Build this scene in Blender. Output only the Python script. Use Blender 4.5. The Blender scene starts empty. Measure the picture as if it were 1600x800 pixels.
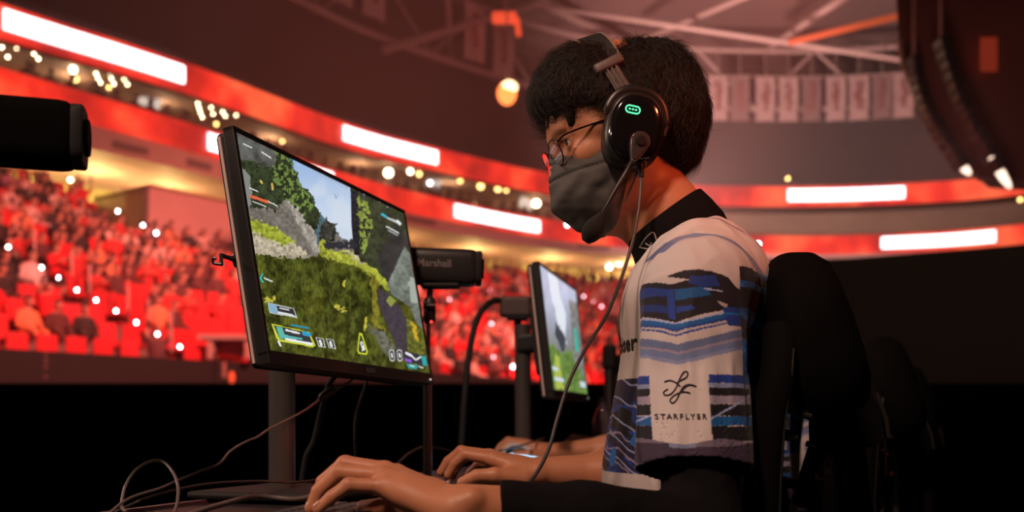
import bpy, bmesh, math, random
import numpy as np
from mathutils import Vector, Matrix
from mathutils.bvhtree import BVHTree

# All building coordinates are metres with the origin at eye height over the stage floor;
# ZC lifts them so that the stage floor is z = 0.
ZC = 0.85
F_PX = 1600.0
random.seed(7)
RNG = np.random.default_rng(11)
scene = bpy.context.scene
COL = scene.collection
V = np.array

def P(px, py, d):
    """point seen at (px,py) standing d metres into the scene"""
    return V([(px - 800) / F_PX * d, d, (660 - py) / F_PX * d])

# ------------------------------------------------------------------ numpy noise
def _hash(ix, iy, iz, seed):
    h = (ix * 374761393 + iy * 668265263 + iz * 1274126177 + seed * 362437) & 0xFFFFFFFF
    h = ((h ^ (h >> 13)) * 1274126177) & 0xFFFFFFFF
    h = h ^ (h >> 16)
    return (h & 0xFFFF) / 65535.0

def vnoise(p, scale=1.0, seed=0):
    q = np.asarray(p, float) * scale
    i = np.floor(q).astype(np.int64)
    f = q - i
    f = f * f * (3 - 2 * f)
    r = 0
    for dx in (0, 1):
        wx = f[..., 0] if dx else 1 - f[..., 0]
        for dy in (0, 1):
            wy = f[..., 1] if dy else 1 - f[..., 1]
            for dz in (0, 1):
                wz = f[..., 2] if dz else 1 - f[..., 2]
                r = r + wx * wy * wz * _hash(i[..., 0] + dx, i[..., 1] + dy, i[..., 2] + dz, seed)
    return r

def fbm(p, scale=1.0, octs=4, seed=0):
    r, a, t = 0, 1.0, 0
    for o in range(octs):
        r = r + a * vnoise(p, scale * 2 ** o, seed + o * 17)
        t += a
        a *= .5
    return r / t

# ------------------------------------------------------------------ materials
def mat(name, color=(.5, .5, .5), rough=.6, metal=0.0, spec=.5, emit=None, estr=0.0, attr=False,
        noise=0.0, nscale=30.0, bump=0.0, sheen=0.0, sss=0.0, coat=0.0, objcol=False, emit_attr=False, alpha=None, trans=0.0):
    m = bpy.data.materials.new(name)
    m.use_nodes = True
    nt = m.node_tree
    b = nt.nodes['Principled BSDF']
    L = nt.links
    b.inputs['Base Color'].default_value = (*color, 1)
    b.inputs['Roughness'].default_value = rough
    b.inputs['Metallic'].default_value = metal
    b.inputs['Specular IOR Level'].default_value = spec
    b.inputs['Sheen Weight'].default_value = sheen
    b.inputs['Coat Weight'].default_value = coat
    b.inputs['Transmission Weight'].default_value = trans
    if sss:
        b.inputs['Subsurface Weight'].default_value = sss
        b.inputs['Subsurface Radius'].default_value = (.01, .003, .0015)
        b.inputs['Subsurface Scale'].default_value = .6
    src = None
    if attr:
        a = nt.nodes.new('ShaderNodeAttribute'); a.attribute_name = 'Col'
        src = a.outputs['Color']
    elif objcol:
        a = nt.nodes.new('ShaderNodeObjectInfo')
        c = nt.nodes.new('ShaderNodeAttribute'); c.attribute_name = 'Col'
        mx = nt.nodes.new('ShaderNodeMix'); mx.data_type = 'RGBA'
        L.new(c.outputs['Alpha'], mx.inputs[0])
        L.new(c.outputs['Color'], mx.inputs[6]); L.new(a.outputs['Color'], mx.inputs[7])
        src = mx.outputs[2]
    if noise or bump:
        tc = nt.nodes.new('ShaderNodeTexCoord')
        n = nt.nodes.new('ShaderNodeTexNoise')
        n.inputs['Scale'].default_value = nscale
        n.inputs['Detail'].default_value = 4
        L.new(tc.outputs['Object'], n.inputs['Vector'])
        if noise:
            r = nt.nodes.new('ShaderNodeMapRange')
            r.inputs['To Min'].default_value = 1 - noise
            r.inputs['To Max'].default_value = 1 + noise
            L.new(n.outputs['Fac'], r.inputs['Value'])
            mx = nt.nodes.new('ShaderNodeVectorMath'); mx.operation = 'SCALE'
            if src is None:
                mx.inputs[0].default_value = color
            else:
                L.new(src, mx.inputs[0])
            L.new(r.outputs[0], mx.inputs['Scale'])
            src = mx.outputs[0]
        if bump:
            bp = nt.nodes.new('ShaderNodeBump')
            bp.inputs['Strength'].default_value = bump
            bp.inputs['Distance'].default_value = .002
            L.new(n.outputs['Fac'], bp.inputs['Height'])
            L.new(bp.outputs[0], b.inputs['Normal'])
    if src is not None:
        L.new(src, b.inputs['Base Color'])
    if emit is not None:
        b.inputs['Emission Color'].default_value = (*emit, 1)
        b.inputs['Emission Strength'].default_value = estr
    if emit_attr:
        L.new(src, b.inputs['Emission Color'])
        b.inputs['Emission Strength'].default_value = estr
        for l in list(b.inputs['Base Color'].links): L.remove(l)
        b.inputs['Base Color'].default_value = (.01, .01, .01, 1)
    return m

# ------------------------------------------------------------------ object helpers
def origin(o):
    r = V([0., 0., 0.])
    while o is not None:
        r = r + V(o.location[:])
        o = o.parent
    return r

def tag(o, label=None, cat=None, group=None, kind=None):
    if label: o['label'] = label
    if cat: o['category'] = cat
    if group: o['group'] = group
    if kind: o['kind'] = kind
    return o

def thing(name, loc, label, cat, group=None):
    o = bpy.data.objects.new(name, None)
    o.empty_display_size = .05
    COL.objects.link(o)
    o.location = (loc[0], loc[1], loc[2] + ZC)
    return tag(o, label, cat, group)

def mesh_np(name, verts, faces, m, parent=None, smooth=True, colors=None, loc=None):
    verts = np.asarray(verts, np.float64).reshape(-1, 3).copy()
    verts[:, 2] += ZC
    if parent is not None:
        o0 = origin(parent)
    elif loc is not None:
        o0 = V([loc[0], loc[1], loc[2] + ZC])
    else:
        lo, hi = verts.min(0), verts.max(0)
        o0 = V([(lo[0] + hi[0]) / 2, (lo[1] + hi[1]) / 2, lo[2]])
    verts -= o0
    me = bpy.data.meshes.new(name)
    if isinstance(faces, np.ndarray):
        n = len(faces); k = faces.shape[1]
        me.vertices.add(len(verts)); me.vertices.foreach_set('co', verts.astype(np.float32).ravel())
        me.loops.add(n * k); me.loops.foreach_set('vertex_index', faces.astype(np.int32).ravel())
        me.polygons.add(n)
        me.polygons.foreach_set('loop_start', np.arange(0, n * k, k, dtype=np.int32))
        me.polygons.foreach_set('loop_total', np.full(n, k, np.int32))
        me.update(calc_edges=True)
    else:
        me.from_pydata([tuple(v) for v in verts], [], faces)
        me.update()
    me.validate()
    if smooth:
        me.polygons.foreach_set('use_smooth', np.ones(len(me.polygons), bool))
    if colors is not None:
        ca = me.color_attributes.new('Col', 'FLOAT_COLOR', 'POINT')
        c = np.ones((len(me.vertices), 4), np.float32)
        c[:, :colors.shape[1]] = colors
        ca.data.foreach_set('color', c.ravel())
    if m: me.materials.append(m)
    o = bpy.data.objects.new(name, me)
    COL.objects.link(o)
    if parent is not None:
        o.parent = parent
    else:
        o.location = o0
    return o

def rotm(ax):
    """3x3 whose columns are axes"""
    return np.stack(ax, 1)

def norm(v):
    v = np.asarray(v, float)
    return v / max(np.linalg.norm(v), 1e-12)

class MB:
    """collects shapes for ONE mesh object"""
    def __init__(s): s.v = []; s.f = []; s.sharp = False
    def add(s, verts, faces):
        n = len(s.v)
        s.v.extend([tuple(map(float, v)) for v in verts])
        s.f.extend([tuple(int(i) + n for i in f) for f in faces])
        return s
    def box(s, c, size, R=None, bev=0.0, seg=2):
        bm = bmesh.new()
        bmesh.ops.create_cube(bm, size=1)
        for v in bm.verts: v.co = Vector((v.co[0] * size[0], v.co[1] * size[1], v.co[2] * size[2]))
        if bev: bmesh.ops.bevel(bm, geom=list(bm.edges), offset=bev, segments=seg, profile=.5, affect='EDGES')
        vs = np.array([v.co[:] for v in bm.verts])
        fs = [[v.index for v in f.verts] for f in bm.faces]
        bm.verts.index_update()
        fs = [[v.index for v in f.verts] for f in bm.faces]
        bm.free()
        if R is not None: vs = vs @ np.asarray(R).T
        return s.add(vs + np.asarray(c), fs)
    def tube(s, pts, r, seg=10, cap=True, flat=None):
        pts = np.asarray(pts, float); n = len(pts)
        r = np.broadcast_to(np.asarray(r, float), (n,))
        T = np.gradient(pts, axis=0)
        up = V([0, 0, 1.]) if abs(norm(T[0])[2]) < .9 else V([1., 0, 0])
        vs = []
        a = norm(np.cross(T[0], up))
        for i in range(n):
            t = norm(T[i]); a = norm(a - t * np.dot(a, t)); b = np.cross(t, a)
            for k in range(seg):
                w = 2 * math.pi * k / seg
                vs.append(pts[i] + r[i] * (a * math.cos(w) + b * math.sin(w) * (flat or 1)))
        fs = []
        for i in range(n - 1):
            for k in range(seg):
                k2 = (k + 1) % seg
                fs.append((i * seg + k, i * seg + k2, (i + 1) * seg + k2, (i + 1) * seg + k))
        if cap:
            fs.append(tuple(range(seg))[::-1]); fs.append(tuple((n - 1) * seg + k for k in range(seg)))
        return s.add(vs, fs)
    def loft(s, rings, closed=True, cap=True):
        rings = [np.asarray(r) for r in rings]; n = len(rings[0]); vs = np.concatenate(rings)
        fs = []
        for i in range(len(rings) - 1):
            for k in range(n if closed else n - 1):
                k2 = (k + 1) % n
                fs.append((i * n + k, i * n + k2, (i + 1) * n + k2, (i + 1) * n + k))
        if cap and closed:
            fs.append(tuple(range(n))[::-1]); fs.append(tuple((len(rings) - 1) * n + k for k in range(n)))
        return s.add(vs, fs)
    def sphere(s, c, r, seg=12, R=None):
        r = np.broadcast_to(np.asarray(r, float), (3,))
        vs = []; fs = []
        rows = seg // 2
        for i in range(rows + 1):
            t = math.pi * i / rows
            for k in range(seg):
                w = 2 * math.pi * k / seg
                vs.append((math.sin(t) * math.cos(w), math.sin(t) * math.sin(w), math.cos(t)))
        for i in range(rows):
            for k in range(seg):
                k2 = (k + 1) % seg
                if i == 0: fs.append((k, (i + 1) * seg + k, (i + 1) * seg + k2))
                elif i == rows - 1: fs.append((i * seg + k, (i + 1) * seg + k, i * seg + k2))
                else: fs.append((i * seg + k, (i + 1) * seg + k, (i + 1) * seg + k2, i * seg + k2))
        vs = V(vs) * r
        if R is not None: vs = vs @ np.asarray(R).T
        return s.add(vs + np.asarray(c), fs)
    def build(s, name, m, parent=None, smooth=False, loc=None):
        o = mesh_np(name, V(s.v), s.f, m, parent, smooth, loc=loc)
        if smooth:
            try: o.data.set_sharp_from_angle(angle=math.radians(40))
            except Exception: pass
        return o

def bez(pts, n=24):
    """smooth curve through points (Catmull-Rom)"""
    pts = np.asarray(pts, float)
    p = np.vstack([2 * pts[0] - pts[1], pts, 2 * pts[-1] - pts[-2]])
    out = []
    for i in range(1, len(p) - 2):
        for t in np.linspace(0, 1, n, endpoint=False):
            a, b, c, d = p[i - 1], p[i], p[i + 1], p[i + 2]
            out.append(.5 * ((2 * b) + (-a + c) * t + (2 * a - 5 * b + 4 * c - d) * t * t + (-a + 3 * b - 3 * c + d) * t ** 3))
    out.append(p[-2])
    return V(out)

def copy_tree(o, parent=None):
    c = o.copy(); COL.objects.link(c)
    if parent is not None: c.parent = parent
    for ch in list(o.children): copy_tree(ch, c)
    return c

def tmesh(text, size, bold=False):
    """outline of a word as a flat mesh (verts 2D, faces); centred"""
    cu = bpy.data.curves.new('t', 'FONT'); cu.body = text; cu.size = size
    cu.align_x = 'CENTER'; cu.align_y = 'CENTER'
    if bold: cu.offset = size * .02
    o = bpy.data.objects.new('t', cu); COL.objects.link(o)
    dg = bpy.context.evaluated_depsgraph_get()
    me = bpy.data.meshes.new_from_object(o.evaluated_get(dg))
    bm = bmesh.new(); bm.from_mesh(me)
    bmesh.ops.triangulate(bm, faces=bm.faces[:])
    bm.verts.index_update()
    vs = np.array([v.co[:2] for v in bm.verts]); fs = [[v.index for v in f.verts] for f in bm.faces]
    bm.free()
    bpy.data.objects.remove(o); bpy.data.curves.remove(cu); bpy.data.meshes.remove(me)
    return vs, fs

# ------------------------------------------------------------------ distance-field modelling
class SDF:
    def __init__(s, lo, hi, h):
        s.lo = V(lo, ); s.h = h
        s.n = np.ceil((V(hi) - V(lo)) / h).astype(int) + 1
        s.f = np.full(s.n, .5, np.float32)
    def grid(s, lo, hi):
        i0 = np.clip(np.floor((V(lo) - s.lo) / s.h).astype(int), 0, s.n - 1)
        i1 = np.clip(np.ceil((V(hi) - s.lo) / s.h).astype(int) + 1, 1, s.n)
        sl = tuple(slice(a, b) for a, b in zip(i0, i1))
        ax = [s.lo[k] + s.h * np.arange(i0[k], i1[k], dtype=np.float32) for k in range(3)]
        return sl, ax[0][:, None, None], ax[1][None, :, None], ax[2][None, None, :]
    def op(s, fn, lo, hi, k=.008, sub=False):
        m = k + 3 * s.h
        sl, X, Y, Z = s.grid(V(lo) - m, V(hi) + m)
        if any(a.stop <= a.start for a in sl): return
        d = fn(X, Y, Z).astype(np.float32)
        c = s.f[sl]
        k = max(k, 1e-5)
        if sub:
            h = np.clip(.5 - .5 * (c + d) / k, 0, 1)
            s.f[sl] = c * (1 - h) - d * h + k * h * (1 - h)
        else:
            h = np.clip(.5 + .5 * (c - d) / k, 0, 1)
            s.f[sl] = c * (1 - h) + d * h - k * h * (1 - h)
    def cap(s, a, b, ra, rb=None, k=.008, sub=False):
        a = V(a, ); b = V(b); rb = ra if rb is None else rb
        ba = b - a; L2 = max(float(ba @ ba), 1e-9)
        def fn(X, Y, Z):
            x, y, z = X - a[0], Y - a[1], Z - a[2]
            t = np.clip((x * ba[0] + y * ba[1] + z * ba[2]) / L2, 0, 1)
            return np.sqrt((x - t * ba[0]) ** 2 + (y - t * ba[1]) ** 2 + (z - t * ba[2]) ** 2) - (ra + (rb - ra) * t)
        R = max(ra, rb)
        s.op(fn, np.minimum(a, b) - R, np.maximum(a, b) + R, k, sub)
    def chain(s, pts, rad, k=.006):
        for i in range(len(pts) - 1): s.cap(pts[i], pts[i + 1], rad[i], rad[i + 1], k)
    def ell(s, c, r, R=None, k=.01, sub=False):
        c = V(c); r = V(r); R = np.eye(3) if R is None else np.asarray(R)
        def fn(X, Y, Z):
            x, y, z = X - c[0], Y - c[1], Z - c[2]
            q = [x * R[0, i] + y * R[1, i] + z * R[2, i] for i in range(3)]
            k0 = np.sqrt((q[0] / r[0]) ** 2 + (q[1] / r[1]) ** 2 + (q[2] / r[2]) ** 2)
            k1 = np.sqrt((q[0] / r[0] ** 2) ** 2 + (q[1] / r[1] ** 2) ** 2 + (q[2] / r[2] ** 2) ** 2)
            return k0 * (k0 - 1) / np.maximum(k1, 1e-6)
        m = np.max(r) if R is not None else r
        s.op(fn, c - m, c + m, k, sub)
    def mesh(s):
        f = s.f; h = s.h
        f = np.pad(f, 1, constant_values=.5); n = f.shape
        neg = f < 0
        cnt = np.zeros([k - 1 for k in n], np.int8)
        for dx in (0, 1):
            for dy in (0, 1):
                for dz in (0, 1):
                    cnt += neg[dx:n[0] - 1 + dx, dy:n[1] - 1 + dy, dz:n[2] - 1 + dz]
        act = (cnt > 0) & (cnt < 8)
        cells = np.argwhere(act)
        idx = np.full(act.shape, -1, np.int32); idx[tuple(cells.T)] = np.arange(len(cells))
        acc = np.zeros((len(cells), 3)); num = np.zeros(len(cells))
        cor = [(x, y, z) for x in (0, 1) for y in (0, 1) for z in (0, 1)]
        val = {c: f[cells[:, 0] + c[0], cells[:, 1] + c[1], cells[:, 2] + c[2]] for c in cor}
        for a in cor:
            for ax in range(3):
                if a[ax]: continue
                b = list(a); b[ax] = 1; b = tuple(b)
                va, vb = val[a], val[b]
                m = (va < 0) != (vb < 0)
                t = np.where(m, va / np.where(m, va - vb, 1), 0)
                p = np.array(a, float)[None] + 0 * t[:, None]; p[:, ax] += t
                acc += p * m[:, None]; num += m
        verts = (cells + acc / num[:, None] - 1) * h + s.lo
        quads = []
        for ax in range(3):
            o1, o2 = [(1, 2), (2, 0), (0, 1)][ax]
            sl0 = [slice(None)] * 3; sl1 = [slice(None)] * 3
            sl0[ax] = slice(0, -1); sl1[ax] = slice(1, None)
            ch = neg[tuple(sl0)] != neg[tuple(sl1)]
            e = np.argwhere(ch)
            e = e[(e[:, o1] > 0) & (e[:, o2] > 0)]
            inside = neg[tuple(e.T)]
            def c(d1, d2):
                q = e.copy(); q[:, o1] -= d1; q[:, o2] -= d2
                return idx[tuple(q.T)]
            q = np.stack([c(1, 1), c(0, 1), c(0, 0), c(1, 0)], 1)
            q[~inside] = q[~inside][:, ::-1]
            quads.append(q)
        q = np.concatenate(quads)
        q = q[(q >= 0).all(1)]
        return verts, q

def vnormals(v, q):
    n = np.cross(v[q[:, 2]] - v[q[:, 0]], v[q[:, 3]] - v[q[:, 1]])
    out = np.zeros_like(v)
    for k in range(4): np.add.at(out, q[:, k], n)
    return out / np.maximum(np.linalg.norm(out, axis=1, keepdims=True), 1e-12)

def subdivide(v, q):
    """split every quad in four (positions averaged, so colours can be finer)"""
    n = len(v)
    e = np.concatenate([q[:, [0, 1]], q[:, [1, 2]], q[:, [2, 3]], q[:, [3, 0]]])
    es = np.sort(e, 1); key = es[:, 0].astype(np.int64) * n + es[:, 1]
    u, inv = np.unique(key, return_inverse=True)
    em = (v[u // n] + v[u % n]) / 2
    m = len(q)
    E = [n + inv[k * m:(k + 1) * m] for k in range(4)]
    fc = n + len(u) + np.arange(m)
    fv = v[q].mean(1)
    nv = np.concatenate([v, em, fv])
    nq = np.concatenate([np.stack([q[:, 0], E[0], fc, E[3]], 1), np.stack([q[:, 1], E[1], fc, E[0]], 1),
                         np.stack([q[:, 2], E[2], fc, E[1]], 1), np.stack([q[:, 3], E[3], fc, E[2]], 1)])
    return nv, nq

def sm(x, a, b):
    t = np.clip((x - a) / (b - a), 0, 1); return t * t * (3 - 2 * t)

def inpoly(x, y, poly):
    poly = np.asarray(poly, float); r = np.zeros(x.shape, bool); n = len(poly)
    for i in range(n):
        x0, y0 = poly[i]; x1, y1 = poly[(i + 1) % n]
        if y0 == y1: continue
        c = ((y0 > y) != (y1 > y)) & (x < (x1 - x0) * (y - y0) / (y1 - y0) + x0)
        r ^= c
    return r
# ================================================================== ARENA
M = {}
M['black'] = mat('black_matte', (.012, .012, .013), .7, noise=.2)
M['black_plastic'] = mat('black_plastic', (.02, .02, .021), .38, noise=.15, nscale=60)
M['gloss'] = mat('gloss_black', (.008, .008, .009), .12, coat=.6)
M['steel'] = mat('dark_steel', (.18, .17, .17), .32, metal=.9, noise=.15)
M['stage'] = mat('stage_floor', (.01, .009, .009), .5, noise=.3, nscale=4)
M['drape'] = mat('black_drape', (.008, .0065, .006), .9, noise=.3, nscale=3)
M['panel'] = mat('brown_black_panel', (.009, .009, .010), .8, noise=.25, nscale=2)
M['sidewall'] = mat('side_panel', (.05, .038, .03), .8, noise=.25, nscale=2)
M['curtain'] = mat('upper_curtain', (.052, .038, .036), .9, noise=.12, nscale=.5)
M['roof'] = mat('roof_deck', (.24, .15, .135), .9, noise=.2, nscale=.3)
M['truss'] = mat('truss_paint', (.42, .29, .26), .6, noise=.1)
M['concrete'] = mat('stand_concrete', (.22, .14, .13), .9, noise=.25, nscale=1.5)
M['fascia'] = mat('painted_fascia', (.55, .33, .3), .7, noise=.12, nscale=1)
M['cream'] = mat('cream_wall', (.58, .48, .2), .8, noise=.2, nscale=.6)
M['suite'] = mat('suite_interior', (.28, .19, .14), .8, noise=.35, nscale=.5)
M['white_led'] = mat('white_led', (.8, .8, .8), emit=(1, .95, .97), estr=3.2)
M['bulb'] = mat('bulb_warm', (.8, .7, .5), emit=(1, .8, .5), estr=18)
M['bulbw'] = mat('bulb_white', (.8, .8, .8), emit=(.92, .88, 1), estr=26)
M['bulby'] = mat('bulb_yellow', (.8, .6, .2), emit=(1, .62, .2), estr=6)
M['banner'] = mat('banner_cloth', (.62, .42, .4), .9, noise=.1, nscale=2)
M['banner_far'] = mat('banner_far', (.40, .27, .25), .9, noise=.3, nscale=3)  # far cloth and ink toned down to imitate haze
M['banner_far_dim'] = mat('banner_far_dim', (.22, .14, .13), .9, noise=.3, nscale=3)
M['ink_far'] = mat('ink_far', (.24, .1, .09), .9)
M['banner_ink'] = mat('banner_ink', (.42, .1, .09), .9)
M['seat_red'] = mat('red_plastic_seat', (.62, .02, .03), .5, noise=.1)
M['rail'] = mat('rail_metal', (.5, .3, .28), .4, metal=.6)

# red LED board: mottled red with orange glows, all of it light given off
def led_red():
    m = mat('red_led', (.1, .01, .01), .5)
    nt = m.node_tree; b = nt.nodes['Principled BSDF']; L = nt.links
    tc = nt.nodes.new('ShaderNodeTexCoord')
    n = nt.nodes.new('ShaderNodeTexNoise'); n.inputs['Scale'].default_value = .35; n.inputs['Detail'].default_value = 3
    L.new(tc.outputs['Object'], n.inputs['Vector'])
    cr = nt.nodes.new('ShaderNodeValToRGB')
    e = cr.color_ramp.elements
    e[0].position = .38; e[0].color = (.45, .012, .008, 1)
    e[1].position = .66; e[1].color = (1.3, .15, .05, 1)
    k = cr.color_ramp.elements.new(.52); k.color = (1.0, .03, .015, 1)
    L.new(n.outputs['Fac'], cr.inputs[0])
    L.new(cr.outputs[0], b.inputs['Emission Color']); b.inputs['Emission Strength'].default_value = 1.0
    return m
M['led_red'] = led_red()

# plan of the bowl, traced from where the ribbon boards run
_px = V([-1221, -260, 0, 300, 535, 692, 850, 1000, 1235, 1422, 1568, 1800])
_Y = V([19.0, 27.0, 30.6, 35.9, 42.7, 47, 51.3, 53.6, 54.4, 53.6, 52.0, 47.5])
_Z2 = V([9.9, 9.9, 9.9, 9.75, 9.7, 9.6, 9.55, 9.45, 9.3, 9.3, 9.35, 9.35])
_X = (_px - 800) / 1600 * _Y
_pp = bez(np.stack([_X, _Y, _Z2], 1), 20)
_d = np.concatenate([[0], np.cumsum(np.linalg.norm(np.diff(_pp[:, :2], axis=0), axis=1))])
SL = _d[-1]
_s = np.arange(0, SL, .25)
PX = np.interp(_s, _d, _pp[:, 0]); PY = np.interp(_s, _d, _pp[:, 1]); PZ2 = np.interp(_s, _d, _pp[:, 2])
for _ in range(30):
    PX[1:-1] = (PX[:-2] + PX[2:] + 2 * PX[1:-1]) / 4; PY[1:-1] = (PY[:-2] + PY[2:] + 2 * PY[1:-1]) / 4
_t = np.stack([np.gradient(PX), np.gradient(PY)], 1); _t /= np.linalg.norm(_t, axis=1, keepdims=True)
NX, NY = -_t[:, 1], _t[:, 0]       # outward

def ring(p, z, s0=0, s1=None, step=2):
    """points along the bowl, p metres outward of the boards, height z"""
    s1 = SL if s1 is None else s1
    i = np.arange(int(s0 / .25), min(int(s1 / .25), len(PX)), step)
    zz = z(i) if callable(z) else np.full(len(i), float(z))
    return np.stack([PX[i] + NX[i] * p, PY[i] + NY[i] * p, zz], 1)

def at(s, p):
    i = min(max(s / .25, 0), len(PX) - 1.001); k = int(i); t = i - k
    f = lambda A: A[k] * (1 - t) + A[k + 1] * t
    return V([f(PX) + f(NX) * p, f(PY) + f(NY) * p]), V([f(NX), f(NY)])

def px_of(q): return 800 + 1600 * q[..., 0] / q[..., 1], 660 - 1600 * q[..., 2] / q[..., 1]

def s_at_px(x, p=0.0):
    r = ring(p, 0, step=1); a = px_of(r)[0]
    return float(np.interp(x, a, np.arange(len(a)) * .25))

def strip(name, prof, m, s0=0, s1=None, parent=None, step=4, smooth=True, **k):
    """sweep a profile [(p,z),...] round the bowl as one mesh"""
    rings = [ring(p, z, s0, s1, step) for p, z in prof]
    b = MB(); b.loft([np.stack([r[i] for r in rings]) for i in range(len(rings[0]))], closed=False, cap=False)
    return b.build(name, m, parent, smooth=False)

def structure(o): o['kind'] = 'structure'; return o

# ---- floors and walls
structure(MB().box((3, 17, -.90), (70, 46, .1)).build('floor', M['stage']))
ROWS, P0, DP, Z0, DZ = 14, -11.0, .80, .95, .44
prof = []
for k in range(ROWS):
    prof += [(P0 + k * DP, Z0 + k * DZ), (P0 + (k + 1) * DP, Z0 + k * DZ)]
prof += [(P0 + ROWS * DP, Z0 + ROWS * DZ), (P0 + ROWS * DP + 5.5, Z0 + ROWS * DZ)]
ZT = Z0 + ROWS * DZ      # concourse level
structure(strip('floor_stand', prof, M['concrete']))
structure(strip('wall_barrier', [(P0 - .02, -.85), (P0 - .05, 1.40), (P0 - .17, 1.40), (P0 - .17, -.85)], M['panel'], step=4))
structure(strip('wall_concourse', [(4.5, ZT), (4.5, 9.6)], M['cream']))
# under-side of the suite level, fascia with the sponsor boards
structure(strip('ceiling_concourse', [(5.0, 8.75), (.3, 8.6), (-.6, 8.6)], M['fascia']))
z2 = lambda i: PZ2[i]
structure(strip('trim_1', [(-.6, 8.6), (-.62, lambda i: PZ2[i] - .48)], M['fascia']))
structure(strip('floor_suite', [(-.4, lambda i: PZ2[i] + .5), (4.0, lambda i: PZ2[i] + .6)], M['suite']))
structure(strip('wall_suite', [(4.0, 8.5), (4.0, 12.2)], M['suite']))
structure(strip('ceiling_suite', [(4.2, 11.9), (0, 11.42)], M['suite']))
structure(strip('trim_2', [(-.1, 12.5), (-.15, 12.75), (.3, 12.8)], M['curtain']))
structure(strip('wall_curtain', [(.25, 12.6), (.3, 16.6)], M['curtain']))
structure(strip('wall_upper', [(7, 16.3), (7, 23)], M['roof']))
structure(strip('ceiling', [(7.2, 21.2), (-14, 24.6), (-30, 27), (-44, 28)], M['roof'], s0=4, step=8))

# ---- ribbon boards
rb = thing('ribbon_board', at(SL / 2, 0)[0].tolist() + [11.5], 'upper red LED ribbon board curving round the arena above the lit suites', 'ribbon board')
strip('led_face', [(-.02, 11.45), (-.1, 11.48), (-.1, 12.52), (-.02, 12.55)], M['led_red'], parent=rb, step=2)
strip('board_back', [(0, 11.4), (.2, 11.4), (.2, 12.6), (0, 12.6)], M['black'], parent=rb, step=4)
for a, b in ((8, 300), (534, 692), (1235, 1422)):
    w = strip('white_panel', [(-.16, 11.72), (-.2, 11.76), (-.2, 12.3), (-.16, 12.34)], M['white_led'], s_at_px(a), s_at_px(b), rb, step=1)
    w['label'] = 'glowing white section of the red board'
rb2 = thing('ribbon_board', at(SL / 2, -.5)[0].tolist() + [9.], 'lower red LED ribbon board curving round the arena below the suites', 'ribbon board')
o_ = lambda d: (lambda i: PZ2[i] + d)
strip('led_face', [(-.6, o_(-.48)), (-.7, o_(-.45)), (-.7, o_(.46)), (-.6, o_(.5))], M['led_red'], parent=rb2, step=2)
strip('board_back', [(-.58, o_(-.5)), (-.4, o_(-.5)), (-.4, o_(.52)), (-.58, o_(.52))], M['black'], parent=rb2, step=4)
for a, b in ((323, 368), (480, 530), (710, 849), (1377, 1569)):
    w = strip('white_panel', [(-.76, o_(-.27)), (-.8, o_(-.24)), (-.8, o_(.28)), (-.76, o_(.32))], M['white_led'], s_at_px(a, -.7), s_at_px(b, -.7), rb2, step=1)
    w['label'] = 'glowing white section of the red board'
# blurred dark sponsor plates on the pink fascia
for i, (a, b) in enumerate(((183, 243), (292, 345), (640, 690), (905, 960))):
    s0, s1 = s_at_px(a, -.62), s_at_px(b, -.62)
    o = strip('fascia_sign', [(-.68, 8.8), (-.68, 9.02)], M['concrete'], s0, s1, step=1)
    tag(o, ['dark lettering strip on the pink fascia, nearest the hanging black camera', 'dark lettering strip on the pink fascia just left of the large monitor',
            'dark lettering strip on the pink fascia above the boxy camera', 'dark lettering strip on the fascia behind the masked player'][i], 'sign')

# ---- banners and the truss ring
def plan_px(px, p, z): 
    q, n = at(s_at_px(px, p), p); return V([q[0], q[1], z]), V([n[0], n[1], 0])
tr = thing('roof_truss', at(SL / 2, -.2)[0].tolist() + [16.4], 'long pale steel truss ring running along the top of the dark curtain', 'truss')
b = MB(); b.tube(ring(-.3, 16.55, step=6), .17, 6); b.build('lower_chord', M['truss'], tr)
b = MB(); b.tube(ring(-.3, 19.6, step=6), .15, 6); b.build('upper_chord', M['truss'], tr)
s = 2.0; k = 0
while s < SL - 4:
    a, _ = at(s, -.3); c, _ = at(s + 3.2, -.3)
    z0, z1 = (16.55, 19.6) if k % 2 == 0 else (19.6, 16.55)
    MB().tube([(*a, z0), (*c, z1)], .08, 6).build('diagonal', M['truss'], tr)
    s += 3.2; k += 1
bans = [(478, 19.9, 2.3), (535, 19.6, 2.6), (585, 19.6, 2.6), (742, 19.3, 2.6), (787, 19.0, 2.6)] + [(x, 18.05, 2.3) for x in (1122, 1156, 1196, 1232, 1268, 1306, 1342, 1378, 1412)]
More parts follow.
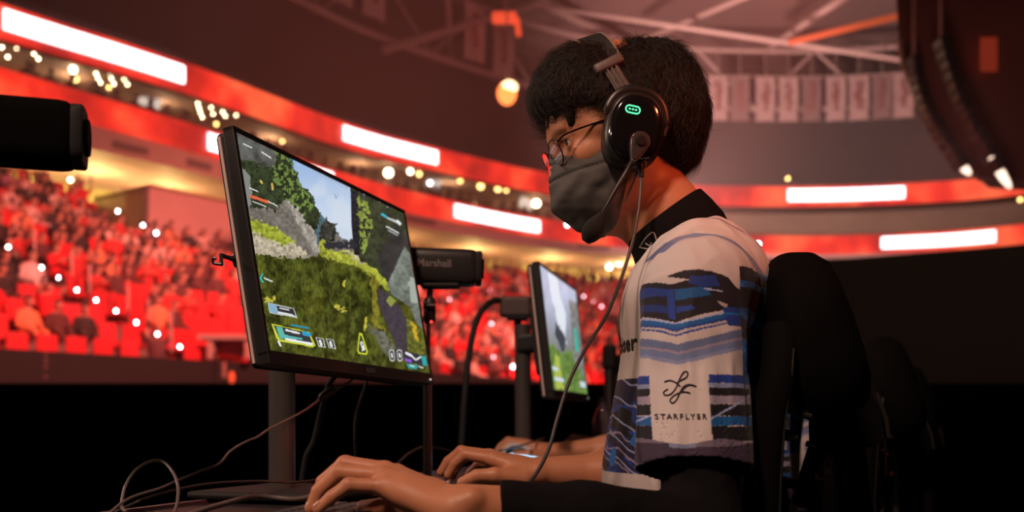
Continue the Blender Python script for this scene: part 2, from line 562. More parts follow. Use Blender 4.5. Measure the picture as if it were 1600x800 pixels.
for i, (px, zt, hgt) in enumerate(bans):
    c, n = plan_px(px, -.8, zt); t = V([-n[1], n[0], 0]); t = -t if t[0] < 0 else t
    wv = .62 if px < 900 else .5
    rows = []
    for zi in np.linspace(0, 1, 9):
        rows.append([c + t * (u * wv) + n * (.05 * math.sin(3 * u + zi * 4)) - V([0, 0, zi * hgt]) for u in np.linspace(-1, 1, 7)])
    bk = [[q + n * .03 for q in r[::-1]] for r in rows]
    root = thing('hanging_banner', c - V([0, 0, hgt]), 'x', 'banner', 'pennant banners hung from the roof truss')
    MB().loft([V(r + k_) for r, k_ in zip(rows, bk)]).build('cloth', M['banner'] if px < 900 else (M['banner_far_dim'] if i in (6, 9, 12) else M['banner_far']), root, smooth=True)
    MB().tube([c - t * (wv + .1) + V([0, 0, .03]), c + t * (wv + .1) + V([0, 0, .03])], .035, 6).build('rod', M['truss'], root)
    MB().tube([c + V([0, 0, .03]), c + V([0, 0, 19.75 - zt])] if zt < 19.6 else [c + V([0, 0, .03]), c + V([0, 0, .3])], .02, 5).build('hanger', M['truss'], root)
    g = MB()
    for j in range(5):
        w_ = .3 * random.uniform(.5, 1)
        z = -hgt * (.2 + .13 * j)
        g.box(c + t * random.uniform(-.1, .1) + V([0, 0, z]) - n * .09, (w_ * 1.4, .02, .16 if j != 2 else .4), rotm([t, n, V([0, 0, 1.])]))
    g.box(c - V([0, 0, hgt * .47]) - n * .085, (.1, .02, hgt * .60), rotm([t, n, V([0, 0, 1.])]))
    g.build('printed_mark', M['banner_ink'] if px < 900 else M['ink_far'], root)
    if px > 900:
        root['label'] = 'pale banner in the long row hung on the far side of the roof'
        root['group'] = 'banners in the far row under the roof'
    else:
        root['label'] = ['pale banner cut by the top edge, farthest along the truss from the orange lamp', 'pale banner with a red crest at the top edge, middle of the three hung together',
                         'pale banner at the top edge, closest of its three to the angled roof beam', 'pale banner with a small red mark, left of the banner over the orange lamp',
                         'pale banner hanging right above the glowing orange lamp'][i]
        del root['group']

# roof beams
for i, (a, c, r, lab) in enumerate(((P(598, 78, 44), P(850, 2, 50), .2, 'pale roof beam rising from the truss toward the top edge, left of the orange lamp'),
                               (P(835, 0, 50), P(985, 72, 56), .2, 'pale roof beam dropping behind the player\'s hair'),
                               (P(1205, 72, 52), P(1330, -12, 40), .16, 'pinkish roof beam slanting up over the far banner row'),
                               (P(1010, 60, 52), P(1180, -12, 44), .14, 'thin pale roof beam directly above the player\'s head'),
                               (P(700, -5, 44), P(705, 100, 49), .1, 'upright roof strut beside the banner with a small red mark'),
                               (P(845, 10, 48), P(1420, 95, 46), .12, 'long thin roof beam running across behind the headset toward the dark speakers'))):
    o = MB().tube([a, c], r, 8).build('roof_beam', M['truss']); tag(o, lab, 'beam')

# orange lamp and red fitting near the truss
def lampthing(name, c, parts, label, cat):
    r = thing(name, c, label, cat)
    for nm, bb, mm in parts: bb.build(nm, mm, r, smooth=True)
    return r
ora = mat('orange_glow', (.8, .2, .05), emit=(1, .22, .05), estr=2.6)
ora2 = mat('amber_core', (.8, .5, .2), emit=(1, .6, .3), estr=4.5)
c = P(792, 146, 44)
lampthing('warning_lamp', c - V([0, 0, .7]), [('globe', MB().sphere(c, (.42, .42, .5), 16), ora), ('lens', MB().sphere(c + V([.1, -.12, .22]), (.36, .36, .28), 14), ora2),
          ('hanger', MB().tube([c + V([0, 0, .4]), c + V([0, 0, 5.2])], .04, 6), M['truss'])], 'glowing orange lamp hanging under the truss left of the player\'s hair', 'lamp')
redg = mat('red_glow', (.5, .05, .03), emit=(1, .09, .03), estr=.9)
c = P(788, 28, 46)
lampthing('red_stage_light', c, [('hood', MB().box(c, (1.1, .5, .45), bev=.1), redg), ('drop_arm', MB().tube([c + V([.55, 0, 0]), c + V([.65, 0, -.8])], .12, 8), redg), ('bracket', MB().tube([c, c + V([0, 0, 2.])], .06, 6), M['truss'])],
          'red lit fitting high on the roof truss above the orange lamp', 'light')
# glowing tube standing in for orange light on the roof truss at the right
o = MB().tube([P(1235, 66, 44), P(1400, 26, 38), P(1530, 0, 34)], .13, 8).build('lit_truss_streak', mat('dim_orange', (.3, .05, .02), emit=(1, .16, .05), estr=.42))
tag(o, 'blurred orange streak of light on the roof truss at upper right', 'light streak')

# dark scoreboard-like mass with two hanging speaker arrays, upper right
bd = thing('scoreboard', P(1520, 280, 30) , 'large dark hanging screen box filling the upper right corner', 'scoreboard')
pts = [(1398, -40), (1404, 60), (1412, 105), (1432, 150), (1455, 200), (1490, 245), (1530, 280), (1700, 292), (1720, -40)]
fr = V([P(x, y, 30) for x, y in pts]); bk = fr + V([1.2, 2.0, .2])
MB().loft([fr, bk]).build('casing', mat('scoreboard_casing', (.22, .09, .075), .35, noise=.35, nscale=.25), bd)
MB().tube(V([P(x, y, 29.8) for x, y in pts[1:8]]), .07, 6).build('rim', M['truss'], bd)
c = P(1545, 85, 29.7); MB().box(c, (.5, .1, 1.0), bev=.05).build('reflection_streak', mat('dim_red', (.2, .02, .01), emit=(1, .1, .04), estr=.16), bd)  # glowing box painted in for a red reflection streak
for i, (pp, d, lab) in enumerate((([(1428, 88), (1434, 130), (1450, 175), (1474, 218), (1506, 262)], 26, 'curved hanging speaker array with a bright tip, next to the far banners'),
                             ([(1470, 60), (1484, 110), (1502, 160), (1524, 205), (1562, 268)], 25, 'curved hanging speaker array with a long bright lower end, near the right edge'))):
    q = bez(V([P(x, y, d) for x, y in pp]), 6)
    sp = thing('speaker_array', q[-1], lab, 'speaker')
    for j in range(0, len(q) - 2, 2):
        t = norm(q[j + 2] - q[j]); n = V([0, 1., 0]); sdir = norm(np.cross(t, n))
        mm = M['black_plastic']
        MB().box((q[j] + q[j + 2]) / 2, (.26, .5, np.linalg.norm(q[j + 2] - q[j]) * .9), rotm([sdir, n, t]), bev=.03).build('cabinet', mm, sp)
    MB().tube([q[0], q[0] + V([0, 0, 3.0])], .04, 6).build('hanging_cable', M['truss'], sp)
    MB().sphere(q[-1], (.12, .12, .24 if i == 0 else .5), 12, rotm([V([1., 0, 0]), V([0, 1., 0]), norm(q[-1] - q[-3])])).build('tip_glint', mat('tip_glow', (.8, .7, .6), emit=(1, .72, .55), estr=2.2), sp)  # glowing ellipsoid standing in for a glint on the array's lower end

# ---- suites: back-lit windows, screens, ceiling lights
warm = [mat('lit_room_%d' % i, c_, .6, emit=c_, estr=s_) for i, (c_, s_) in enumerate((((1., .55, .16), .30), ((1., .7, .3), .5), ((.9, .85, .8), .55)))]
wins = [(100, 130, 0, .25), (262, 290, 0, .5), (352, 380, 0, .5), (500, 560, 0, .6), (585, 640, 1, .5), (745, 770, 1, .5), (800, 812, 0, .7), (905, 940, 0, .6), (955, 990, 0, .5), (20, 60, 0, .5)]
for i, (a, c_, k, hh) in enumerate(wins):
    o = strip('lit_window', [(3.7, 10.7), (3.6, 10.72), (3.6, 10.72 + hh * 1.3), (3.7, 10.74 + hh * 1.3)], warm[k], s_at_px(a, 3.6), s_at_px(c_, 3.6), step=1)
    tag(o, 'dim amber lit opening at the back of the suite level', 'window', 'amber lit openings behind the suites')
for i, (px, py, w) in enumerate(((232, 153, .9), (678, 286, .7), (822, 318, .7))):
    d = at(s_at_px(px, 2), 2)[0][1]; c = P(px, py, d)
    r = thing('screen', c - V([0, 0, .4]), ['bright tilted screen in the suites below the long white panel', 'small white screen in the suites right above the boxy camera', 'small white screen in the suites just left of the mask'][i], 'screen')
    MB().box(c, (w, .06, w * .7), rotm([norm(V([1, .3, -.35])), V([-.3, 1., 0]), norm(V([.35, 0, 1]))])).build('panel', warm[2], r)
    MB().tube([c + V([0, .05, 0]), c + V([0, .05, 1.2])], .03, 6).build('mount', M['black'], r)

def bulb(px, py, d, r, m, name, label, cat, group):
    c = P(px, py, d)
    o = MB().sphere(c, r, 10).build(name, M[m], None, smooth=True)
    tag(o, label, cat, group)
for px, py in ((3, 74), (19, 67), (26, 75), (47, 76), (53, 84), (60, 92), (42, 98), (12, 89), (150, 115), (153, 122), (157, 129), (172, 116), (174, 123), (178, 131), (194, 124), (199, 132),
               (309, 162), (311, 169), (313, 176), (316, 183), (330, 168), (333, 178), (348, 175), (352, 181), (369, 180)):
    d = at(s_at_px(px, .3), .3)[0][1]
    bulb(px, py, d, .034, 'bulb', 'ceiling_light', 'small bright downlight in the slanting clusters on the suite ceiling', 'light', 'suite ceiling downlights')
for px, py, m_, r_ in ((10, 112, 'bulby', .07), (114, 109, 'bulb', .12), (118, 124, 'bulby', .1), (170, 137, 'bulby', .07), (338, 194, 'bulby', .08), (441, 221, 'bulby', .08), (641, 268, 'bulb', .12), (655, 272, 'bulby', .12), (607, 270, 'bulb', .2), (719, 282, 'bulby', .13),
                   (751, 291, 'bulby', .17), (778, 295, 'bulby', .16), (791, 297, 'bulby', .12), (838, 318, 'bulb', .2), (862, 306, 'bulby', .1)):
    d = at(s_at_px(px, .6), .6)[0][1]
    bulb(px, py, d, r_ * .85, m_, 'suite_lamp', 'amber lamp glowing deep inside the suite level', 'lamp', 'amber lamps inside the suites')
for px, py in ((110, 281), (224, 283), (287, 297), (952, 417), (967, 411), (1001, 420), (131, 310)):
    d = at(s_at_px(px, 2.5), 2.5)[0][1]
    bulb(px, py, d, .13 if px > 900 else .06, 'bulb', 'concourse_lamp', 'warm round lamp on the cream concourse behind the seats', 'lamp', 'warm concourse lamps')
for px, py in ((1231, 279), (1594, 312)):
    bulb(px, py, 53 if px < 1400 else 49, .09, 'bulby', 'curtain_lamp', 'small yellow lamp on the dark curtain %s' % ('above the upper white panel at right' if px < 1400 else 'at the right edge of the picture'), 'lamp', None)

# ---- stand surface: depth of the point of the slope seen at a pixel
_rows = []
for k in range(ROWS):
    r = ring(P0 + (k + .5) * DP, Z0 + k * DZ + .55, step=1); _rows.append(r)
_allr = np.concatenate(_rows); _ax, _ay = px_of(_allr)
def stand_depth(px, py):
    return _allr[np.argmin((_ax - px) ** 2 + (_ay - py) ** 2)][1] - .5
for px, py in ((13, 386), (65, 418), (92, 434), (120, 453), (150, 469), (181, 486), (213, 504), (246, 522), (281, 542)):
    bulb(px, py, stand_depth(px, py) - .9, .03, 'bulbw', 'step_light', 'small white light on the stair aisle descending in front of the red seats', 'light', 'white aisle lights left of the monitor')
for px, py in ((184, 330), (223, 352), (244, 364), (36, 131)):
    bulb(px, py, stand_depth(px, py) - 1.4 if py > 200 else 33, .035, 'bulbw', 'aisle_light', ['white light high in the crowd below the pink booth', 'white light over the crowd, middle of the three under the booth', 'white light over the crowd, lowest of the three under the booth', 'violet white light above the hanging camera'][[184, 223, 244, 36].index(px)], 'light', None)
M['bulbp'] = mat('bulb_pink', (.8, .6, .6), emit=(1, .62, .72), estr=7)
for px, py in ((703, 468), (767, 454), (747, 494), (768, 506), (772, 558), (802, 573), (912, 463), (926, 471), (940, 479), (954, 487), (982, 502)):
    bulb(px, py, stand_depth(px, py) - 1.3, .05, 'bulbp' if py < 570 else 'bulbw', 'stair_light', 'small pinkish white light dotted on the stand beyond the monitors', 'light', 'pinkish stair lights beyond the monitors')
for px, py in ((672, 286), (886, 351), (1185, 381)):
    bulb(px, py, 46 if px < 700 else 50, .07, 'bulbw', 'spot_lamp', {672: 'violet white lamp between the two ribbon boards over the boxy camera', 886: 'violet white lamp under the player\'s mask', 1185: 'white lamp peeking over the player\'s shoulder'}[px], 'lamp', None)

# ---- pink booth on top of the lower stand
bo = thing('press_booth', P(240, 330, 31), 'long pink walled booth on top of the crowded stand', 'booth')
s0, s1 = s_at_px(150, .2), s_at_px(338, .2)
strip('booth_wall', [(-3.1, ZT - 1.9), (-3.1, ZT + .05), (-2.9, ZT + .05), (-2.9, ZT - 1.9)], M['fascia'], s0, s1, bo, step=1)
strip('counter', [(-3.2, ZT + .05), (-3.2, ZT + .12), (.1, ZT + .12), (.1, ZT + .05)], M['cream'], s0, s1, bo, step=1)
for s_ in (s0, s1):
    e0_, en = at(s_, -1.4); MB().box((e0_[0], e0_[1], ZT - .9), (3.3, .1, 2.0), rotm([V([en[0], en[1], 0]), V([-en[1], en[0], 0]), V([0, 0, 1.])])).build('end_panel', M['cream'] if s_ == s0 else M['fascia'], bo)
bo2 = thing('press_booth', P(800, 440, 44), 'pale pink booth wall beyond the small camera and second monitor', 'booth')
s0, s1 = s_at_px(752, .2), s_at_px(835, .2)
strip('booth_wall', [(-.9, ZT - 1.4), (-.9, ZT - .1), (-.6, ZT - .1), (-.6, ZT - 1.4)], M['fascia'], s0, s1, bo2, step=1)
strip('counter', [(-1., ZT - .1), (-1., ZT), (-.3, ZT), (-.3, ZT - .1)], M['cream'], s0, s1, bo2, step=1)
# low white topped camera platform at the front of the stand
cp = thing('camera_platform', P(355, 560, 22), 'pale topped platform among red seats left of the monitor edge', 'platform')
MB().box(P(362, 528, 24), (1.4, .7, .12)).build('top', M['fascia'], cp)
for x in (334, 392): MB().box(P(x, 545, 24), (.14, .6, .5)).build('side_panel', M['fascia'], cp)
MB().box(P(366, 545, 24.2), (.8, .3, .4)).build('red_panel', M['seat_red'], cp)

# ---- spectators
def body_small(pose, seed):
    rg = np.random.default_rng(seed)
    s_ = SDF((-.4, -.5, -.05), (.4, .35, 1.15), .028)
    s_.ell((0, .05, .32), (.2, .14, .32), k=.05)                  # torso
    s_.cap((-.16, .04, .5), (.16, .04, .5), .075, k=.06)          # shoulders
    s_.cap((0, .03, .55), (0, .0, .66), .055, k=.03)
    s_.ell((0, -.02, .76), (.085, .1, .12), k=.02)
    for sd in (-1, 1):
        s_.cap((sd * .1, .02, .08), (sd * .12, -.4, .1), .085, .065, k=.04)
        s_.cap((sd * .12, -.4, .1), (sd * .12, -.44, -.02), .06, .05, k=.03)
        if pose == 1:   # arms up
            s_.cap((sd * .21, .03, .5), (sd * .27, -.12, .68), .05, .04, k=.03); s_.cap((sd * .27, -.12, .68), (sd * .18, -.15, .95), .04, .035, k=.02)
        elif pose == 2:  # phone held forward
            s_.cap((sd * .21, .03, .48), (sd * .26, -.1, .28), .05, .04, k=.03); s_.cap((sd * .26, -.1, .28), (sd * .05, -.34, .46), .04, .035, k=.02)
        else:
            s_.cap((sd * .21, .03, .48), (sd * .27, -.03, .24), .05, .04, k=.03); s_.cap((sd * .27, -.03, .24), (sd * .1, -.3, .17), .04, .035, k=.02)
    v, q = s_.mesh()
    col = np.zeros((len(v), 4)); col[:, :3] = (.62, .3, .22)
    hairm = (v[:, 2] > .8) | ((v[:, 2] > .68) & (v[:, 1] > .02))
    col[hairm, :3] = (.03, .02, .02)
    cl = (v[:, 2] < .585) & ~((np.abs(v[:, 0]) < .16) & (v[:, 1] < -.26) & (v[:, 2] > .2)) 
    if pose == 1: cl &= ~(v[:, 2] > .7)
    col[cl, 3] = 1.0
    return v, q, col
M['spectator'] = mat('spectator', objcol=True, rough=.8)
protos = []
for pose in (0, 1, 2, 0):
    v, q, col = body_small(pose, len(protos))
    me_o = mesh_np('spectator', v + V([0, 0, -ZC]), q, M['spectator'], colors=col, loc=(0, 0, -ZC))
    protos.append(me_o)
def empties(px, py):
    if py > 452 and px < 245: return .88
    if py > 505 and px < 300: return .7
    if 300 < px < 400 and py > 470: return .95
    if 300 < px < 400 and py > 450: return .6
    if 600 < px < 960 and py > 440: return .42
    return .12
cand = []; seats = []; far = []
cl_cols = [(.75, .02, .03)] * 6 + [(.78, .55, .5)] * 5 + [(.04, .03, .03)] * 10 + [(.6, .04, .04)] * 3 + [(.45, .2, .3)] * 1 + [(.9, .3, .15)] * 2 + [(.12, .04, .04)] * 8
rg = random.Random(3)
for k in range(ROWS):
    p = P0 + (k + .45) * DP
    s = rg.uniform(0, .4)
    while s < SL:
        q, n = at(s, p); z = Z0 + k * DZ
        x, y = 800 + 1600 * q[0] / q[1], 660 - 1600 * (z + .7) / q[1]
        aisle = (int((x + y * 1.72) // 1) % 1 == 1)
        if -420 < x < 1330:
            on_aisle = abs((y - 386) - (x - 13) * .582) < 9 and x < 300
            behind = (x > 440 and x < 640) or (x > 862 and x < 900 and y > 470)
            if k >= 10 and 140 < x < 350: continue_ = True
            else: continue_ = False
            if not continue_ and not on_aisle and y < 600:
                if x < -30 or x > 1000 or behind: far.append((q[1], q, n, z, x, y))
                elif rg.random() < empties(x, y): seats.append((s, q, n, z, x, y))
                else: cand.append((q[1], q, n, z, x, y))
        s += .56 + rg.uniform(-.02, .02)
cand.sort(key=lambda c_: c_[0]); cand += [c_ for c_ in far if -420 < c_[4] < 1330][::1]
SP_LAB = 'spectator sitting in the red lit crowd on the lower stand'
stuff_v, stuff_q, stuff_c = [], [], []; nv = 0
for i, (dep, q, n, z, x, y) in enumerate(cand):
    ang = math.atan2(-n[1], -n[0]) + math.pi / 2 + rg.uniform(-.4, .4)
    pr = rg.choice(protos[:1] + protos) if rg.random() < .85 else protos[1]
    colr = rg.choice(cl_cols); sc = rg.uniform(.92, 1.08)
    if i < 300:
        o = pr.copy(); COL.objects.link(o)
        o.location = (q[0] + n[0] * .12, q[1] + n[1] * .12, z + .36 + ZC); o.rotation_euler = (0, 0, ang); o.scale = (sc,) * 3
        o.color = (*colr, 1)
        tag(o, SP_LAB, 'person', 'spectators in the lower stand', 'thing')
    else:
        me = pr.data; nn = len(me.vertices)
        if not hasattr(body_small, 'c'): body_small.c = {}
        if me.name not in body_small.c:
            vv = np.empty(nn * 3, np.float32); me.vertices.foreach_get('co', vv)
            ff = np.empty(len(me.loops), np.int32); me.loops.foreach_get('vertex_index', ff)
            cc = np.empty(nn * 4, np.float32); me.color_attributes['Col'].data.foreach_get('color', cc)
            body_small.c[me.name] = (vv.reshape(-1, 3), ff.reshape(-1, 4), cc.reshape(-1, 4))
        vv, ff, cc = body_small.c[me.name]
        ca, sa = math.cos(ang), math.sin(ang)
        w = vv * sc; w = np.stack([w[:, 0] * ca - w[:, 1] * sa + q[0], w[:, 0] * sa + w[:, 1] * ca + q[1], w[:, 2] + z + .36], 1)
        c2 = cc[:, :3] * (1 - cc[:, 3:]) + V(colr) * cc[:, 3:]
        stuff_v.append(w); stuff_q.append(ff + nv); stuff_c.append(c2); nv += nn
body_small.c = getattr(body_small, 'c', {})
_me = protos[0].data; _n = len(_me.vertices)
_v = np.empty(_n * 3, np.float32); _me.vertices.foreach_get('co', _v); _v = _v.reshape(-1, 3)
_f = np.empty(len(_me.loops), np.int32); _me.loops.foreach_get('vertex_index', _f); _f = _f.reshape(-1, 4)
for p_s, zf, step_, cols_ in ((.35, lambda i: PZ2[i] + .42, .62, [(.05, .03, .03), (.1, .05, .045), (.16, .09, .08)]), (.95, lambda i: PZ2[i] + .62, .7, [(.05, .03, .03), (.12, .06, .05)]), (1.2, lambda i: ZT, 2.3, [(.05, .02, .02), (.1, .04, .04)])):
    s = 1.0
    while s < SL - 30:
        q, n = at(s, p_s); zz = zf(min(int(s / .25), len(PZ2) - 1)); ang = math.atan2(-n[1], -n[0]) + math.pi / 2 + rg.uniform(-.5, .5); ca, sa = math.cos(ang), math.sin(ang)
        if rg.random() < .8:
            w = np.stack([_v[:, 0] * ca - _v[:, 1] * sa + q[0], _v[:, 0] * sa + _v[:, 1] * ca + q[1], _v[:, 2] + zz], 1)
            stuff_v.append(w); stuff_q.append(_f + nv); stuff_c.append(np.tile(V(rg.choice(cols_)), (_n, 1))); nv += _n
        s += step_ * rg.uniform(.8, 1.5)
if stuff_v:
    o = mesh_np('crowd', np.concatenate(stuff_v), np.concatenate(stuff_q), mat('crowd_cloth', attr=True, rough=.8), colors=np.concatenate(stuff_c))
    tag(o, 'distant mass of spectators filling the far rows of the stand', 'crowd', kind='stuff')
for pr in protos: bpy.data.objects.remove(pr)
# red tip-up seats
sb = MB(); sb.box((0, .16, .42), (.47, .07, .62), bev=.03); sb.box((0, -.02, .2), (.46, .34, .07), bev=.025); sb.box((-.25, .0, .3), (.035, .3, .05), bev=.01); sb.box((.25, .0, .3), (.035, .3, .05), bev=.01); sb.box((0, .1, .08), (.08, .12, .2))
sb.v = [(a, b_, c_ - ZC) for a, b_, c_ in sb.v]
seat0 = sb.build('stadium_seat', M['seat_red'], loc=(0, 0, -ZC))
seats.sort(key=lambda t: t[1][1])
for i, (s, q, n, z, x, y) in enumerate(seats[:300]):
    o = seat0.copy(); COL.objects.link(o)
    o.location = (q[0] + n[0] * .1, q[1] + n[1] * .1, z + .12 + ZC); o.rotation_euler = (0, 0, math.atan2(-n[1], -n[0]) + math.pi / 2)
    tag(o, 'empty red plastic seat on the lower stand', 'seat', 'empty red seats on the lower stand')
bpy.data.objects.remove(seat0)
# stair hand rails by the aisle lights
for i, (px, py) in enumerate(((24, 372), (54, 392), (112, 425), (140, 446), (200, 478), (232, 500), (268, 520))):
    d = stand_depth(px, py); c = P(px, py, d)
    o = MB().tube([c - V([0, 0, .45]), c + V([0, 0, .5])], .035, 6).build('rail_post', M['rail'])
    tag(o, 'upright rail post beside the lit stair aisle', 'post', 'rail posts along the stair aisle')
# stage surroundings
structure(MB().box((-3, 7.0, -.2925), (24, .12, 1.115)).build('wall_rear', M['drape']))
structure(MB().box((3.35, 9.3, .325), (3.6, .14, 2.35), rotm([norm(V([1.9, -1.15, 0])), norm(V([1.15, 1.9, 0])), V([0, 0, 1.])])).build('wall_right', M['sidewall']))
structure(MB().box((5.6, 5.6, .30), (.14, 6.0, 2.30), rotm([V([.98, .2, 0]), V([-.2, .98, 0]), V([0, 0, 1.])])).build('wall_side', M['sidewall']))
# little marks on the dark barrier
for i, (py) in enumerate((552, 560, 566, 574, 588)):
    d = 17.6; o = MB().box(P(71, py, d), (.05, .02, .03)).build('barrier_mark', M['fascia']); tag(o, 'tiny pale dot in the upright line on the dark barrier', 'mark', 'dotted line of marks on the barrier')
o = MB().box(P(350, 578, 19), (.07, .05, .3), bev=.01).build('bottle', M['fascia'], None); tag(o, 'small pale bottle shape at the dark barrier left of the monitor', 'bottle')
o = MB().sphere(P(362, 590, 19), (.06, .05, .12), 10).build('tally_lamp', redg, None, smooth=True); tag(o, 'tiny red light on the dark barrier left of the monitor', 'light')
o = MB().box(P(336, 574, 20), (.05, .05, .6)).build('barrier_post', M['black']); tag(o, 'thin black upright on the barrier beside the pale bottle', 'post')
# ================================================================== DESK AND ELECTRONICS
DESK = -.124
dd = norm(V([.30, .954, 0])); dn = V([-dd[1], dd[0], 0])     # along the row; towards the back edge
def deskpt(s, w, z=DESK): 
    q = V([.09, 1.4, 0]) + dd * s + dn * w; return V([q[0], q[1], z])
dk = thing('gaming_desk', deskpt(1.0, .3, -ZC), 'long black table running away under all the monitors and hands', 'table')
MB().box(deskpt(1.0, .30, DESK - .0125), (4.2, .60, .025), rotm([dd, dn, V([0, 0, 1.])]), bev=.004).build('tabletop', mat('desk_top', (.013, .011, .012), .5, noise=.2, nscale=8), dk)
for s in (-.9, .3, 1.6, 2.9):
    for w_ in (.06, .54):
        a = deskpt(s, w_, -ZC); b_ = deskpt(s, w_, DESK - .025)
        MB().box((a + b_) / 2, (.05, .05, b_[2] - a[2]), rotm([dd, dn, V([0, 0, 1.])]), bev=.004).build('leg', M['black'], dk)
MB().box(deskpt(1.0, .585, -.42), (4.0, .018, .5), rotm([dd, dn, V([0, 0, 1.])])).build('modesty_panel', M['drape'], dk)
MB().box(deskpt(1.0, .592, DESK + .002), (4.2, .012, .006), rotm([dd, dn, V([0, 0, 1.])])).build('edge_trim_or_glint', mat('edge_band', (.16, .1, .12), .5), dk)

# ---- picture on the screen of the big monitor: flat picture, painted per point of a fine grid
def fillp(img, X, Y, poly, col, soft=None):
    m = inpoly(X, Y, poly)
    c = np.asarray(col, float)
    img[m] = c if c.ndim == 1 else c[m]
def paint_main(X, Y):
    """X,Y: where each grid point of the picture lies in the traced layout"""
    sh = X.shape
    q = np.stack([X, Y, 0 * X], -1)
    n1 = fbm(q, .09, 4, 1); n2 = fbm(q, .25, 3, 5); n3 = fbm(q * V([1, .45, 1]), .5, 2, 9)
    wx = X + (n1 - .5) * 14; wy = Y + (n2 - .5) * 14
    g = lambda c, n, a: np.asarray(c)[None, None] * (1 + a * (n[..., None] - .5) * 2)
    img = g((.085, .098, .018), n1 * .4 + n3 * .6, 1.15)                    # meadow
    dk_ = sm(fbm(q * V([1, .6, 1]), .12, 3, 77), .42, .7)[..., None]; img = np.clip(img, .004, 1) * (1 - .55 * dk_)
    img += (sm(fbm(q, .06, 3, 41), .5, .75) * .05)[..., None] * V([1, 1., .1])
    # sky
    sky = V([.30, .46, .74])[None, None] * (1 - sm(Y, 220, 350)[..., None]) + V([.60, .70, .84])[None, None] * sm(Y, 220, 350)[..., None]
    cl = sm(fbm(q, .03, 3, 33), .45, .7)[..., None]
    sky = sky * (1 - .5 * cl) + V([.72, .76, .82]) * .5 * cl
    fillp(img, wx, wy, [(440, 225), (600, 300), (612, 330), (596, 345), (560, 375), (500, 380), (470, 330)], sky)
    # far blue cliff
    fillp(img, wx, wy, [(452, 240), (470, 290), (498, 335), (515, 355), (518, 380), (480, 385), (455, 330)], g((.10, .17, .2), n2, .5))
    # left dark forest wall
    fillp(img, wx, wy, [(360, 195), (448, 240), (470, 285), (494, 322), (497, 350), (480, 370), (440, 360), (400, 340), (372, 320)], g((.045, .06, .028), n1 * .4 + n2 * .6, 1.3))
    lf = (n2 > .56) & inpoly(wx, wy, [(408, 225), (448, 245), (490, 325), (470, 345), (430, 300)])
    img[lf] = V([.13, .19, .05]) * (1 + n3[lf][:, None])
    fillp(img, wx, wy, [(366, 203), (432, 236), (428, 262), (372, 250)], g((.13, .13, .12), n1, .8))
    fillp(img, wx, wy, [(372, 262), (386, 264), (392, 318), (384, 335), (376, 320)], (.26, .28, .25))
    # big rock left
    rk = g((.21, .19, .165), n1 * .3 + n2 * .7, .7)
    fillp(img, wx, wy, [(384, 322), (430, 330), (445, 312), (470, 335), (492, 368), (500, 400), (480, 404), (455, 396), (425, 372), (384, 350)], rk)
    fillp(img, wx, wy, [(444, 312), (470, 336), (494, 372), (500, 398), (488, 392), (462, 350)], g((.38, .35, .30), n2, .6))
    # sun-lit yellow grass and pale path
    fillp(img, wx, wy, [(386, 342), (432, 362), (470, 388), (486, 402), (440, 402), (392, 398)], g((.50, .44, .33), n2, .7))
    fillp(img, wx, wy, [(386, 338), (430, 356), (462, 380), (440, 384), (388, 360)], g((.34, .38, .05), n2, .8))
    # mid bush and rocks
    fillp(img, wx, wy, [(498, 352), (512, 342), (527, 352), (530, 372), (552, 378), (556, 392), (500, 392)], g((.055, .055, .045), n2, 1.2))
    fillp(img, wx, wy, [(512, 378), (528, 368), (552, 385), (556, 402), (520, 400)], g((.19, .17, .15), n2, .6))
    fillp(img, wx, wy, [(494, 388), (506, 372), (520, 395), (560, 392), (600, 428), (615, 458), (600, 452), (560, 418), (510, 404)], g((.40, .42, .06), n2 * .6 + n3 * .4, 1.0))
    fillp(img, wx, wy, [(535, 392), (562, 398), (586, 416), (560, 412)], g((.55, .50, .30), n2, .6))
    # right dark cliff with ivy
    fillp(img, X + (n2 - .5) * 4, wy, [(546, 290), (630, 335), (642, 370), (656, 420), (636, 450), (615, 455), (590, 425), (560, 405), (550, 350)], g((.062, .068, .038), n1 * .5 + n2 * .5, 1.0))
    fillp(img, X, wy, [(590, 400), (618, 350), (640, 380), (628, 430), (612, 452), (598, 430)], g((.055, .05, .048), n1, .5))
    fillp(img, X, Y, [(547, 296), (558, 302), (562, 345), (560, 400), (552, 398), (548, 350)], g((.03, .028, .035), n2, .8))
    iv = (n2 > .48) & inpoly(wx, wy, [(560, 308), (574, 318), (580, 350), (572, 395), (562, 400), (558, 350)])
    img[iv] = V([.26, .32, .07]) * (.6 + n3[iv][:, None])
    fillp(img, wx, wy, [(505, 380), (555, 378), (556, 386), (508, 390)], (.04, .04, .05))
    # grey-green smoke cliff lower right
    fillp(img, wx * .3 + X * .7, Y, [(632, 385), (650, 412), (672, 560), (640, 480), (610, 460), (605, 445)], g((.20, .22, .19), n1 * .5 + n2 * .5, .9))
    fillp(img, wx, wy, [(640, 430), (652, 438), (655, 480), (640, 470)], (.42, .45, .4))
    fillp(img, X, wy, [(648, 388), (656, 425), (664, 480), (650, 430)], (.1, .11, .1))
    # bright golden stems and held tool
    fillp(img, wx, Y, [(576, 425), (588, 432), (592, 500), (600, 520), (584, 505)], g((.24, .21, .03), n3, .6))
    hold = inpoly(wx * .25 + X * .75, Y, [(590, 450), (606, 460), (625, 480), (634, 500), (640, 530), (632, 560), (612, 565), (618, 540), (600, 500), (592, 480)])
    img[hold] = (V([.075, .06, .075]) * (1 + .7 * (n2[hold][:, None] - .5)))
    fillp(img, X, Y, [(634, 498), (650, 505), (664, 520), (668, 560), (648, 575), (636, 545)], g((.15, .16, .03), n2, .9))
    fillp(img, wx, Y, [(640, 500), (650, 512), (652, 535), (643, 525)], (.62, .42, .04))
    fillp(img, X, Y, [(602, 470), (610, 480), (618, 470), (608, 462)], (.3, .34, .08))
